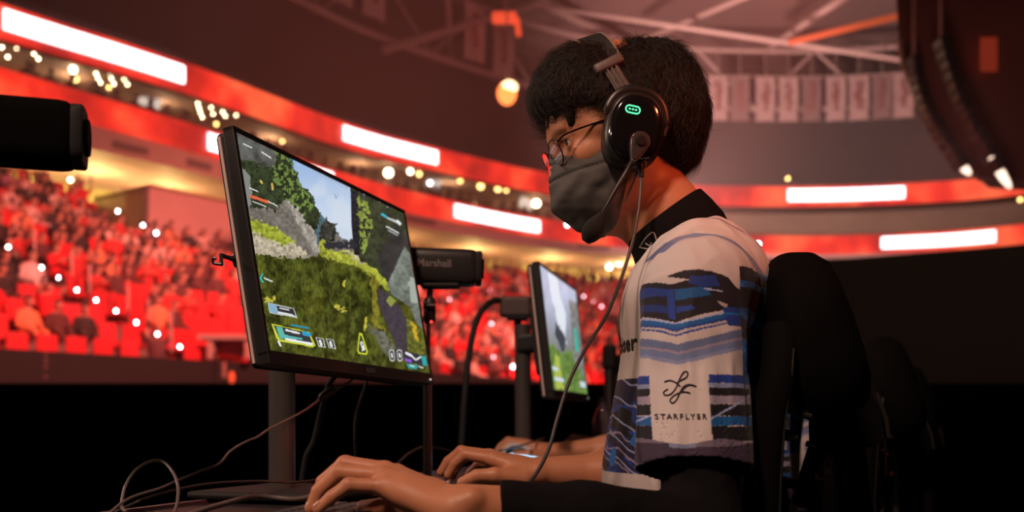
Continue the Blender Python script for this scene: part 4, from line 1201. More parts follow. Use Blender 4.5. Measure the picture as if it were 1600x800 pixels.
def bodyparts(s, off, headO, arms, hands):
    o = V(off)
    s.cap(o + V([.262, 1.435, .21]), o * V([1, 1, 1]) + V([.218, 1.44, .285]), .055, .053, k=.02)
    s.cap(o + V([.218, 1.44, .285]), headO + V([.026, 0, -.045]), .053, .055, k=.015)
    s.ell(o + V([.262, 1.43, .15]), (.085, .15, .11), None, .03)
    s.ell(o + V([.25, 1.43, .05]), (.083, .14, .16), None, .04)
    s.ell(o + V([.25, 1.43, -.12]), (.088, .13, .16), None, .04)
    s.ell(o + V([.28, 1.43, -.30]), (.11, .165, .10), None, .04)
    for a in arms:
        s.chain(a[0], a[1], k=.02)
    for h in hands: hand(s, *h)

# ---- the main player: hands
LW = (-.052, 1.062, -.088)
Lm = [(-.128, 1.140, -.056), (-.139, 1.122, -.052), (-.140, 1.100, -.056), (-.134, 1.082, -.066)]
Lp = [(-.170, 1.152, -.050), (-.184, 1.130, -.046), (-.186, 1.104, -.054), (-.172, 1.078, -.066)]
Ld = [(-.196, 1.156, -.066), (-.208, 1.130, -.066), (-.208, 1.102, -.074), (-.189, 1.073, -.078)]
Lt = [(-.206, 1.157, -.089), (-.217, 1.129, -.090), (-.216, 1.099, -.093), (-.203, 1.069, -.091)]
Lth = [(-.080, 1.098, -.094), (-.120, 1.140, -.096), (-.148, 1.158, -.096), (-.170, 1.166, -.097)]
RW = (.046, 1.618, -.078)
Rm = [(-.030, 1.618, -.056), (-.036, 1.640, -.052), (-.033, 1.662, -.057), (-.024, 1.682, -.066)]
Rp = [(-.074, 1.628, -.051), (-.082, 1.652, -.047), (-.074, 1.682, -.054), (-.054, 1.708, -.068)]
Rd = [(-.092, 1.631, -.066), (-.103, 1.655, -.063), (-.092, 1.690, -.072), (-.070, 1.716, -.084)]
Rt = [(-.102, 1.632, -.084), (-.115, 1.656, -.081), (-.100, 1.692, -.092), (-.080, 1.719, -.101)]
Rth = [(.016, 1.596, -.088), (-.026, 1.584, -.082), (-.054, 1.582, -.083), (-.077, 1.584, -.093)]
LA = ([(.215, 1.245, .15), (.218, 1.168, -.128), (.085, 1.112, -.106), LW], [.050, .040, .033, .0245])
RA = ([(.245, 1.60, .15), (.285, 1.665, -.075), (.15, 1.64, -.083), RW], [.052, .040, .034, .0235])

root = thing('person', V([.28, 1.43, -ZC]), 'seated player in a blue and white jersey wearing a dark mask and black headset', 'person')
s = SDF((-.26, 1.02, -.43), (.42, 1.76, .57), .0025)
bodyparts(s, (0, 0, 0), HO, [LA, RA], [(LW, Lm, Lp, Ld, Lt, Lth), (RW, Rm, Rp, Rd, Rt, Rth)])
head_sdf(s, HO)
# throat softening, wrist bone, tendons
s.cap(lv(-.012, 0, -.085), V([.214, 1.44, .262]), .036, .034, k=.03)
s.cap((-.040, 1.048, -.078), (-.040, 1.048, -.078), .010, k=.010)
for i in range(4):
    s.cap(V(LW) + (V(Lm[i]) - V(LW)) * .35 + V([0, 0, .006]), V(Lm[i]) + V([0, 0, .003]), .004, .0055, k=.006)
    s.cap(V(RW) + (V(Rm[i]) - V(RW)) * .35 + V([0, 0, .006]), V(Rm[i]) + V([0, 0, .003]), .004, .0055, k=.006)
v, q = s.mesh(); del s
body = mesh_np('body', v, q, M['skin'], root)
body['label'] = 'bare skin of face, neck and hands'
nails(Lt + [Lth[3]], Ld + [Lth[2]], body); nails(Rt + [Rth[3]], Rd + [Rth[2]], body)
# eyes
for b in (-1, 1):
    c = pt(.0665, b * .0325, .0195); look = norm(FP * 1 + UPP * .12)
    vs = MB().sphere((0, 0, 0), .0128, 32); vv = V(vs.v)
    d = vv @ look / .0128
    col = np.full((len(vv), 3), .75); col[d > .84] = (.03, .014, .008); col[d > .955] = (.003, .003, .003)
    mesh_np('eye', vv + c, vs.f, M['eye'], root, colors=col)
    MB().tube([pt(.0795, b * .019, .0385), pt(.081, b * .030, .0425), pt(.074, b * .046, .0395), pt(.066, b * .054, .034)], [.0018, .0032, .0028, .0012], 8).build('eyebrow', M['hair'], root, smooth=True)
    g = MB()
    for k in range(9):
        bb = .024 + k * .0028; p0 = pt(.0815 - .0045 * ((bb - .03) / .012) ** 2, b * bb, .0232); g.tube([p0, p0 + FP * .003 + UPP * .001, p0 + FP * .0055 + UPP * .0035], [.0004, .0003, .0001], 4)
    g.build('eyelashes', M['hair'], root)

# ---- hair
def hair_base(O, h=.003, sides=False):
    q = lambda a, b, c: lv(a, b, c, O)
    lo = O + V([-.17, -.14, -.10]); hi = O + V([.17, .14, .18])
    s = SDF(lo, hi, h)
    s.ell(q(-.018, 0, .047), (.108, .090, .094), RL, .01)
    s.ell(q(.050, 0, .085), (.060, .078, .048), RL, .02)
    s.ell(q(-.070, 0, .030), (.050, .072, .066), RL, .02)
    s.ell(q(-.070, 0, -.005), (.040, .060, .040), RL, .02)
    s.ell(q(-.050, 0, .095), (.055, .07, .048), RL, .02)
    s.ell(q(.040, 0, .060), (.062, .082, .050), RL, .015)
    # face opening
    def wedge(X, Y, Z):
        a = (X - O[0]) * FW[0] + (Y - O[1]) * FW[1]; c = Z - O[2]
        return np.maximum(-(a + .004), (c - (.036 + .0 * a))) + 0 * X
    s.op(wedge, lo, hi, .005, sub=True)
    def under(X, Y, Z):
        a = (X - O[0]) * FW[0] + (Y - O[1]) * FW[1]; c = Z - O[2]
        return (c - (-.050 - .22 * (a + .02))) * .95 + 0 * X
    s.op(under, lo, hi, .010, sub=True)
    # fringe that hangs over the forehead and sideburns
    s.ell(q(.088, 0, .066), (.034, .070, .036), RL, .014)
    for b in (-.052, -.03, -.01, .012, .034, .052):
        s.cap(q(.098 - b * b * 6, b, .06), q(.098 - b * b * 8, b * 1.02, .020 + .006 * math.sin(b * 200)), .014, .006, k=.012)
    for b in (-1, 1):
        s.cap(q(.03, b * .070, .05), q(.008, b * .076, .0), .012, .006, k=.012)
    if sides:
        for b in (-1, 1): s.ell(q(-.022, b * .068, .012), (.042, .022, .045), RL, .02)
    v, qd = s.mesh()
    return v, qd
hv, hq = hair_base(HO)
hn = vnormals(hv, hq)
crown = lv(-.045, .01, .16)
def flow(p, n):
    d = p - crown; d = d / np.linalg.norm(d, axis=1, keepdims=True)
    w = np.stack([fbm(p, 45, 2, 3) - .5, fbm(p, 45, 2, 4) - .5, fbm(p, 45, 2, 5) - .5], 1)
    d = d + w * 2.4 + V([0, 0, -.25])
    d = d - n * (d * n).sum(1, keepdims=True)
    return d / np.maximum(np.linalg.norm(d, axis=1, keepdims=True), 1e-6)
# locks: ridges along the flow, so the mass itself is tufted
fl = flow(hv, hn); side = np.cross(hn, fl)
tuft = fbm(hv + side * 0, 90, 3, 12)
hv2 = hv + hn * ((tuft - .5) * .012)[:, None]
hairo = mesh_np('hair', hv2, hq, M['hair'], root)
NS, NP = 26000, 8
pick = RNG.choice(len(hv2), NS); P0h = hv2[pick] + RNG.normal(size=(NS, 3)) * .0012
N0 = hn[pick]; T0 = flow(P0h, N0); Ls = RNG.uniform(.014, .036, NS)
up0 = RNG.uniform(.0, .42, NS) ** 1.2
W2 = np.cross(N0, T0); cw = RNG.normal(size=NS) * .6
pts = np.zeros((NS, NP, 3)); 
for k in range(NP):
    t = k / (NP - 1)
    pts[:, k] = P0h - N0 * .002 + T0 * (Ls * t)[:, None] + N0 * (Ls * up0 * np.sin(t * 2.2) )[:, None] + W2 * (Ls * cw * t * t)[:, None] + N0 * (-.22 * Ls * t * t)[:, None]
# keep strands out of the face opening
la = ((pts - HO) @ FW); lc = pts[..., 2] - HO[2]
bad = ((la > .0) & (lc < .014)).any(1); pts = pts[~bad]; NS = len(pts)
hc = bpy.data.hair_curves.new('hair_strands')
hc.add_curves([NP] * NS)
pp_ = pts.reshape(-1, 3).copy(); pp_[:, 2] += ZC; pp_ -= origin(root)
hc.attributes['position'].data.foreach_set('vector', pp_.astype(np.float32).ravel())
ra = hc.attributes.get('radius') or hc.attributes.new('radius', 'FLOAT', 'POINT')
ra.data.foreach_set('value', np.tile(np.linspace(.00028, .00005, NP), NS).astype(np.float32))
hc.materials.append(M['strand'])
ho = bpy.data.objects.new('hair_strands', hc); COL.objects.link(ho); ho.parent = hairo

# ---- face mask
def mask_mesh():
    lo = HO + V([-.14, -.11, -.17]); hi = HO + V([.06, .11, .03])
    s = SDF(lo, hi, .002)
    s.ell(lv(.034, 0, -.060), (.062, .067, .062), RL, .01)
    s.ell(lv(.052, 0, -.080), (.039, .050, .032), RL, .02)
    s.ell(lv(.022, 0, -.092), (.036, .062, .036), RL, .02)
    s.ell(lv(.078, 0, -.026), (.018, .022, .020), RL, .02)
    s.ell(lv(.02, 0, -.05), (.05, .074, .05), RL, .02)
    def cut(X, Y, Z):
        dx, dy = X - HO[0], Y - HO[1]; c = Z - HO[2]
        a = dx * FW[0] + dy * FW[1]; b = dx * LF[0] + dy * LF[1]
        top = c - (-.004 - .30 * a + .014 * np.clip(1 - np.abs(b) / .026, 0, 1))
        return np.maximum(top, (-a + .004 - .10 * (c + .06))) * .9
    f = s.f
    sl, X, Y, Z = s.grid(lo, hi)
    # creases
    dx, dy = X - HO[0], Y - HO[1]; c = Z - HO[2]; a = dx * FW[0] + dy * FW[1]; b = dx * LF[0] + dy * LF[1]
    g1 = np.exp(-((c + .052 - .22 * (.07 - a)) / .003) ** 2) * .0028
    g2 = np.exp(-((c + .030 + .10 * (a - .05)) / .0022) ** 2) * .0018
    g3 = np.exp(-(b / .0015) ** 2) * (-.0012)
    wr = (np.sin(a * 190 + c * 60 + np.sin(c * 90) * 1.5) * .0011)
    s.f[sl] = np.maximum(s.f[sl] + g1 + g2 + g3 + wr, cut(X, Y, Z))
    return s.mesh()
mv, mq = mask_mesh()
mv = mv + vnormals(mv, mq) * ((fbm(mv * V([1, .6, 1.5]), 38, 2, 15) - .5) * .006)[:, None]
mk_ = mesh_np('face_mask', mv, mq, M['mask'], root); mk_['label'] = 'dark grey cloth face mask'
for b in (-1, 1):
    MB().tube(bez([lv(.012, b * .0715, -.030), lv(.004, b * .077, -.012), lv(-.014, b * .083, .012), lv(-.024, b * .084, .0)], 6), .0016, 8).tube(bez([lv(.006, b * .066, -.095), lv(-.004, b * .075, -.07), lv(-.018, b * .083, -.035)], 6), .0016, 8).build('ear_loop', M['mask'], mk_, smooth=True)['kind'] = 'thing'

# ---- black stand-up collar
def ringv(c, ax, lat, ra_, rb_, n=40):
    ax, lat = norm(ax), norm(lat)
    return V([c + ax * ra_ * math.cos(t) + lat * rb_ * math.sin(t) for t in np.linspace(0, 2 * math.pi, n, endpoint=False)])
axc = V([.0457, 0, .033]); lat = V([0, 1., 0])
b = MB()
R_ = [ringv(V([.246, 1.435, .226]), axc, lat, .074, .080), ringv(V([.236, 1.436, .250]), axc, lat, .0725, .075), ringv(V([.225, 1.438, .272]), axc, lat, .067, .068), ringv(V([.214, 1.44, .289]), axc, lat, .063, .063),
      ringv(V([.213, 1.44, .2905]), axc, lat, .061, .061), ringv(V([.222, 1.44, .285]), axc, lat, .054, .055), ringv(V([.250, 1.436, .232]), axc, lat, .058, .062)]
b.loft(R_, cap=False); coll = b.build('collar', M['knit'], root, smooth=True); coll['label'] = 'black stand-up knit collar'

# ---- black long undersleeve on the near arm and a far one
def sleeve_mesh(A, grow, stop, h=.003, k=.02):
    p = [V(x) for x in A[0]]; r = list(A[1])
    s = SDF(np.min(p, 0) - .09, np.max(p, 0) + .09, h)
    pts = p[:-1] + [stop]
    for i in range(len(pts) - 1): s.cap(pts[i], pts[i + 1], r[i] + grow, r[i + 1] + grow, k)
    return s
s = sleeve_mesh(([V(LA[0][0]) * .5 + V(LA[0][1]) * .5] + [V(x) for x in LA[0][1:]], [.041, .040, .033, .0245]), .0055, V([-.040, 1.066, -.0895]))
def cuff(X, Y, Z): return (X - (-.012)) + 0 * Y + 0 * Z
s.op(cuff, s.lo, s.lo + s.n * s.h, .003, sub=True)
v, q = s.mesh()
n_ = vnormals(v, q); v = v + n_ * ((fbm(v, 30, 3, 7) - .5) * .006)[:, None]
us = mesh_np('undersleeve', v, q, M['knit'], root); us['label'] = 'long black undersleeve on the near arm'
# smart little wrist band edge
# ---- jersey
def jersey_sdf(off=(0, 0, 0), h=.0026, kk=1.0):
    o = V(off)
    s = SDF(o + V([.08, 1.08, -.44]), o + V([.42, 1.80, .33]), h)
    s.ell(o + V([.262, 1.43, .165]), (.098, .165, .120), None, .02)
    s.cap(o + V([.235, 1.27, .165]), o + V([.235, 1.59, .165]), .066, k=.03)
    s.cap(o + V([.285, 1.385, .205]), o + V([.250, 1.275, .172]), .044, .046, k=.03)
    s.cap(o + V([.262, 1.49, .222]), o + V([.240, 1.59, .178]), .050, .050, k=.03)
    s.ell(o + V([.255, 1.43, .07]), (.100, .168, .19), None, .04)
    s.ell(o + V([.236, 1.43, -.09]), (.112, .162, .21), None, .04)
    s.ell(o + V([.262, 1.43, -.27]), (.122, .175, .13), None, .04)
    for sg, sh, hm in ((-1, V([.222, 1.252, .150]), V([.212, 1.188, -.056])), (1, V([.235, 1.60, .15]), V([.262, 1.66, -.03]))):
        a, b_ = o + sh, o + hm; ax = norm(b_ - a)
        s.cap(a, a + ax * .06, .064, .062, k=.03)
        def cyl(X, Y, Z, a=a, b_=b_, ax=ax, R0=.061, R1=.068, e=0.0):
            x, y, z = X - a[0], Y - a[1], Z - a[2]
            t = x * ax[0] + y * ax[1] + z * ax[2]; L_ = np.linalg.norm(b_ - a)
            # flattened a little front to back
            rr_ = np.sqrt((x - t * ax[0]) ** 2 + ((y - t * ax[1]) * 1.12) ** 2 + (z - t * ax[2]) ** 2)
            f_ = np.clip(t / L_, 0, 1)
            fold = .0022 * np.sin(np.arctan2(y - t * ax[1], x - t * ax[0]) * 7 + t * 9) * f_
            return np.maximum(rr_ - (R0 + (R1 - R0) * f_) + fold + e, np.maximum(-t, t - L_))
        s.op(cyl, np.minimum(a, b_) - .08, np.maximum(a, b_) + .08, .018)
        s.op(lambda X, Y, Z: np.maximum(cyl(X, Y, Z, e=.0042), -((X - b_[0]) * ax[0] + (Y - b_[1]) * ax[1] + (Z - b_[2]) * ax[2] + .05)), b_ - .09, b_ + .09, .001, sub=True)
    # neck opening
    s.cap(o + V([.250, 1.436, .232]), o + V([.215, 1.44, .31]), .0555, .057, k=.004, sub=True)
    # skirt end of the jersey
    s.op(lambda X, Y, Z: (Z - (o[2] - .34)) + 0 * X + 0 * Y, s.lo, s.lo + s.n * s.h, .01, sub=True)
    return s

NAVY = V([.018, .014, .06]); DK = V([.008, .006, .014]); BL = V([.012, .055, .36]); BR = V([.012, .19, .62]); PALE = V([.30, .36, .62]); WH = V([.74, .66, .66])
STEEL = V([.16, .22, .42]); LIL = V([.42, .36, .50])
def jersey_col(v, off=(0, 0, 0)):
    p = v - V(off); x, y, z = p[:, 0], p[:, 1], p[:, 2]
    col = np.tile(WH, (len(p), 1))
    def put(m, c): col[m] = c
    # wavy helper: scan-line streaks, thread like, along x
    st = fbm(np.stack([x * 6, y * 3, z * 120], 1), 1, 2, 61)
    near = y < 1.275 + .0; farS = y > 1.60
    ysl = np.where(y < 1.43, y, 2.86 - y)
    SC = 1333.0
    # sleeve layout on the cloth: U from the centre seam, Hh down the arm
    K = 1600 / 1.128
    U = (x - .1895) * K; Hh = 660 - z * K
    sl = ((ysl < 1.262) & (z < .19)) | (ysl < 1.235)
    slv = sl & (U > -95) & (U < 125)
    L_, R_s = U < 0, U >= 0
    vv = np.where(L_, Hh + (-U) * .30, Hh + U * .24)
    jt = (st - .5) * 3 + (fbm(p, 60, 2, 63) - .5) * 3
    bands = [(497, 500, PALE * 1.5), (500, 508, BR * .7), (508, 512, BL), (512, 516, WH * .85), (516, 519, BL * 1.2), (519, 533, WH), (533, 546, STEEL), (546, 550, LIL), (550, 561, STEEL * 1.25), (561, 567, PALE), (567, 2000, WH)]
    for a_, b_, c_ in bands:
        put(slv & (vv >= a_ + jt) & (vv < b_ + jt), c_)
    def pg(pts_, c_, m_=slv):
        pts_ = [(920 + a / 3.333 - 1075, 360 + b_ / 3.333) for a, b_ in pts_]
        mm_ = inpoly(U + jt * .7, Hh + jt * .5, pts_) & m_
        col[mm_] = c_
    pg([(250, 212), (345, 205), (430, 215), (500, 238), (600, 216), (475, 190), (560, 160), (650, 155), (740, 172), (810, 195), (860, 250), (960, 300), (960, 372), (780, 385), (640, 415), (512, 455), (300, 385), (250, 370)], DK)
    pg([(250, 226), (345, 226), (480, 262), (480, 298), (330, 292), (250, 286)], BL * .8)
    pg([(250, 322), (330, 326), (480, 356), (480, 400), (300, 360), (250, 350)], BL * .6)
    pg([(480, 262), (515, 262), (515, 440), (480, 425)], BL)
    pg([(520, 268), (680, 252), (712, 302), (520, 330)], BR * .6)
    pg([(600, 196), (740, 188), (766, 250), (668, 262), (590, 236)], BL * .8)
    pg([(520, 362), (600, 358), (620, 380), (520, 400)], BL)
    pg([(670, 262), (782, 277), (782, 284), (670, 270)], PALE * 1.6)
    pg([(745, 335), (806, 352), (800, 372), (765, 360)], WH * .7)
    pg([(770, 372), (960, 360), (960, 470), (800, 470)], BL)
    pg([(780, 400), (960, 392), (960, 408), (790, 415)], BR)
    for sg in (-1, 1):
        blk = slv & ((U < -42) if sg < 0 else (U > 46)) & (Hh > 583) & (Hh < 690)
        for a_, b_, c_ in ((583, 597, BL), (597, 604, PALE), (604, 617, DK), (617, 631, LIL), (631, 650, DK), (650, 666, BR * .7), (666, 700, DK)):
            put(blk & (Hh >= a_) & (Hh < b_ + jt), c_)
        put(blk & (np.abs(Hh - 652 - (np.abs(U) - 50) * (-.5 if sg > 0 else .5)) < 1.6), PALE * 1.6)
    hemH = 690 + 4 * np.cos(U * .05)
    hb = slv & (Hh > hemH)
    put(hb, V([.05, .03, .07])); put(hb & (st > .55), V([.20, .16, .24])); put(hb & (np.abs(U) < 20) & (Hh < hemH + 7), PALE * .8)
    # yoke: a broad blue-grey arc and a thin line running over the shoulder
    def stroke(pl, wd, c_, D, m_):
        X_, Y_ = 800 + x * 1600 / D, 660 - z * 1600 / D
        dmin = np.full(len(x), 1e3)
        for (ax0, ay0), (bx0, by0) in zip(pl[:-1], pl[1:]):
            t_ = np.clip(((X_ - ax0) * (bx0 - ax0) + (Y_ - ay0) * (by0 - ay0)) / ((bx0 - ax0) ** 2 + (by0 - ay0) ** 2), 0, 1)
            dmin = np.minimum(dmin, np.hypot(X_ - ax0 - t_ * (bx0 - ax0), Y_ - ay0 - t_ * (by0 - ay0)))
        put(m_ & (dmin < wd + jt * .5), c_)
    nearS = ysl < 1.40
    sh_ = np.where(np.abs(y - 1.43) < .4, 1.24, 1.24)
    stroke([(1056, 370), (1075, 362), (1098, 359), (1120, 364), (1142, 376), (1170, 396), (1200, 424)], 7.5, V([.25, .30, .50]), 1.25, (z > .15) & ~slv | ((z > .172) & (ysl < 1.262)))
    stroke([(1034, 388), (1056, 371)], 7, V([.18, .21, .44]), 1.25, (z > .15))
    stroke([(1086, 342), (1118, 347), (1150, 368), (1180, 392)], 1.4, V([.20, .24, .40]), 1.38, (z > .2) & (ysl > 1.27))
    # back panel: dark with blue streaks
    back = (x > .268) & (z < .185) & (z > .045) & ~(sl & (np.abs(U) < 96))
    put(back, DK); top_ = back & (z > .135)
    put(back & (fbm(np.stack([x * 20, y * 10, (z + x * .5) * 75], 1), 1, 2, 71) > .42), BR * .8)
    put(back & (fbm(np.stack([x * 20, y * 10, (z + x * .5) * 95], 1), 1, 2, 79) > .60), BR * 1.4)
    put(back & (z > .12) & (fbm(np.stack([x * 20, y * 12, (z - x * .3) * 60], 1), 1, 2, 83) > .66), LIL)
    put(top_ & (st < .62), DK)
    # chest and belly side panel
    fr = (x < .215) & ~sl
    dia = z + (x - .15) * .9
    low = fr & (z < .058) & (z > -.066 + 0 * x)
    put(low, NAVY)
    w1 = fbm(np.stack([x * 25, y * 8, dia * 62], 1), 1, 2, 91)
    put(low & (w1 > .47), BL); put(low & (w1 > .62), DK)
    f2 = np.abs(((dia * 34 + fbm(p, 18, 2, 93) * .8) % 1) - .5); put(low & (f2 < .045), PALE * 1.3)
    put(low & (z < -.01) & (np.abs(((dia * 46 + fbm(p, 30, 2, 95)) % 1) - .5) < .07), LIL * .9)
    put(low & (z < -.012) & (fbm(p, 40, 2, 97) > .68), BR)
    put(fr & (z < .058) & (z > .05) & (y < 1.32), DK)
    
    # band low on the back
    put((z < -.12) & (z > -.135) & (x > .2), V([.08, .03, .10]))
    return col
js = jersey_sdf()
jv, jq = js.mesh(); del js
nn_ = vnormals(jv, jq)
fold = (fbm(jv * V([1.6, 1.6, .8]), 9, 3, 31) - .5) * .012 + (np.abs(fbm(jv * V([1.8, 1.8, .5]), 15, 2, 37) - .5)) * -.010
axv = norm(V([.212, 1.188, -.056]) - V([.222, 1.252, .150])); rel = jv - V([.222, 1.252, .150]); tt = rel @ axv
rad = rel - tt[:, None] * axv; rn = np.linalg.norm(rad, axis=1, keepdims=True)
insl = sm(tt, .07, .12) * (rn[:, 0] < .085) * (jv[:, 1] < 1.262)
dirn = nn_ * (1 - insl[:, None]) + rad / np.maximum(rn, 1e-5) * insl[:, None]
foldS = (fbm(np.stack([np.arctan2(rad[:, 1], rad[:, 0]) * 1.6, tt * 5, 0 * tt], 1), 1.3, 3, 35) - .5) * .013
jv = jv + dirn * (fold * (1 - insl) + foldS * insl)[:, None]
jv, jq = subdivide(jv, jq)
jer = mesh_np('jersey', jv, jq, M['jersey'], root, colors=jersey_col(jv)); jer['label'] = 'white jersey with blue and navy streaked pattern'

# printed words laid on the cloth
bvh = BVHTree.FromPolygons([tuple(p_) for p_ in jv], [tuple(map(int, f_)) for f_ in jq], epsilon=0)
def drape(pts2, dirv=V([0, 1., 0]), start=.8, lift=.0012):
    out = []
    for x, z in pts2:
        h = bvh.ray_cast(Vector((x, start, z)), Vector(dirv), 3)
        out.append(V(h[0][:]) - dirv * lift if h[0] is not None else V([x, 1.2, z]))
    return out
def word(text, cx, cz, size, sx=1.0, tilt=0.0, spacing=None, m_='ink', bold=True, parent=None, name='printed_word', slant=0.0, start=.8):
    P2 = []; F2 = []
    if spacing:
        n = len(text)
        for i, ch in enumerate(text):
            vs, fs = tmesh(ch, size, bold); k = len(P2)
            P2 += [(a * sx + (i - (n - 1) / 2) * spacing, b_) for a, b_ in vs]; F2 += [[j + k for j in f_] for f_ in fs]
    else:
        vs, fs = tmesh(text, size, bold); P2 = [(a * sx, b_) for a, b_ in vs]; F2 = fs
    ct, st_ = math.cos(tilt), math.sin(tilt)
    P3 = [(cx + (a + b_ * slant) * ct - b_ * st_, cz + (a + b_ * slant) * st_ + b_ * ct) for a, b_ in P2]
    return mesh_np(name, drape(P3, start=start), F2, M[m_], parent, smooth=False)
M['ink'] = mat('print_ink', (.025, .02, .022), .7)
dS = 1.128
qx = lambda px, d=dS: (px - 800) / 1600 * d
qz = lambda py, d=dS: (660 - py) / 1600 * d
w = word('STARFLYER', qx(1069), qz(651), .0085, .95, 0, .0062, parent=jer)
w['label'] = 'small spaced capital letters near the sleeve hem'
mono = [(1052, 606), (1046, 611), (1048, 616), (1056, 614), (1064, 604), (1070, 590), (1077, 579), (1083, 579), (1081, 587), (1072, 592), (1064, 597)]
mono2 = [(1048, 594), (1056, 592), (1064, 596), (1070, 602)]
mono3 = [(1094, 602), (1085, 599), (1076, 602), (1070, 610), (1063, 624), (1057, 629), (1054, 624), (1060, 617), (1070, 611), (1077, 604), (1085, 600), (1095, 602)]
mono4 = [(1070, 612), (1077, 611), (1085, 613)]
g = MB()
for st_ in (mono, mono2, mono3, mono4):
    pts_ = drape([(qx(a), qz(b_)) for a, b_ in bez(V([(a, b_, 0) for a, b_ in st_], float), 5)[:, :2]], lift=.0008)
    g.tube(pts_, .0009, 6)
o = g.build('monogram', M['ink'], jer, smooth=True); o['label'] = 'thin script monogram on the sleeve'
# chest word, only its end in sight from the side: Budweiser
def chest_word():
    vs, fs = tmesh('Budweiser', .030, True)
    out = []
    hw = max(a for a, _ in vs)
    for a, b_ in vs:
        yy = 1.437 - (a) * 1.35; zz = .106 + b_ * 1.0 
        h = bvh.ray_cast(Vector((-.3, yy, zz)), Vector((1, 0, 0)), 3)
        out.append(V(h[0][:]) + V([-.0012, 0, 0]) if h[0] is not None else V([.15, yy, zz]))
    o_ = mesh_np('printed_word', out, fs, M['ink'], jer, smooth=False); o_['label'] = 'black script word across the chest'
chest_word()
# collar emblem
M['emb'] = mat('emblem_grey', (.34, .30, .31), .6)
cb_ = BVHTree.FromObject(coll, bpy.context.evaluated_depsgraph_get())
def on_collar(px, py, d=1.36):
    x, z = (px - 800) / 1600 * d, (660 - py) / 1600 * d
    loc = V(coll.matrix_world.translation[:]) if False else origin(coll)
    h = cb_.ray_cast(Vector((x - loc[0], .9 - loc[1], z + ZC - loc[2])), Vector((0, 1, 0)), 3)
    return V([h[0][0] + loc[0], h[0][1] + loc[1] - .0008, h[0][2] + loc[2] - ZC]) if h[0] is not None else V([x, 1.375, z])
g = MB()
for ln in ([(1006, 377), (1014, 365), (1024, 358), (1028, 366), (1030, 378), (1028, 386)], [(1006, 377), (1016, 382), (1026, 386)], [(1014, 373), (1020, 378), (1022, 373)]):
    g.tube([on_collar(a, b_) for a, b_ in bez(V([(a, b_, 0) for a, b_ in ln], float), 4)[:, :2]], .0010, 6)
g.build('emblem', M['emb'], coll, smooth=True)['label'] = 'grey pointed emblem on the collar'
# round black badge at the back of the shoulder
# ---- trousers and shoes
def legs(off=(0, 0, 0)):
    o = V(off); s = SDF(o + V([-.36, 1.12, -.86]), o + V([.46, 1.76, -.18]), .009)
    s.ell(o + V([.28, 1.43, -.32]), (.13, .185, .10), None, .04)
    for sg in (-1, 1):
        h_, k_, a_ = o + V([.26, 1.43 + sg * .09, -.33]), o + V([-.14, 1.43 + sg * .13, -.34]), o + V([-.10, 1.43 + sg * .13, -.76])
        s.cap(h_, k_, .088, .064, k=.04); s.cap(k_, a_, .062, .050, k=.03)
    return s.mesh()
tv, tq = legs(); mesh_np('trousers', tv, tq, M['trouser'], root)
for sg in (-1, 1):
    s = SDF((-.28, 1.43 + sg * .13 - .07, -.86), (.0, 1.43 + sg * .13 + .07, -.70), .005)
    s.ell((-.15, 1.43 + sg * .13, -.825), (.11, .045, .035), None, .02); s.cap((-.10, 1.43 + sg * .13, -.80), (-.10, 1.43 + sg * .13, -.75), .045, k=.03)
    v, q = s.mesh(); v[:, 2] = np.maximum(v[:, 2], -.849); mesh_np('shoe', v, q, M['black_plastic'], root)

# ================================================================== HEADSET
hs = thing('headset', lv(0, 0, -.06), 'black over-ear gaming headset with boom microphone worn by the player', 'headset')
M['hs_metal'] = mat('headset_metal', (.30, .23, .22), .28, metal=.85)
M['hs_edge'] = mat('headset_edge', (.022, .02, .02), .35, metal=.2)
M['pad'] = mat('ear_pad', (.016, .014, .014), .6, noise=.2, nscale=80)
cax = LF; ca_ = norm(FW * .985 + UP * .17); cu_ = norm(np.cross(ca_, cax)) ; cu_ = cu_ if cu_[2] > 0 else -cu_
def cupring(b, s_, sgn=1, n=48, wx=.0388, wz=.0502, e=2 / 2.7, da=0, dc=0):
    c0 = HO + LF * (b * sgn) + FW * da + UP * (-.006 + dc)
    r_ = []
    for t in np.linspace(0, 2 * math.pi, n, endpoint=False):
        cw_, sw_ = math.cos(t), math.sin(t)
        tap = 1 - .10 * (sw_ > 0) * abs(sw_) ** 2
        r_.append(c0 + ca_ * (wx * s_ * tap * abs(cw_) ** e * math.copysign(1, cw_)) + cu_ * (wz * s_ * abs(sw_) ** e * math.copysign(1, sw_)))
    return V(r_)
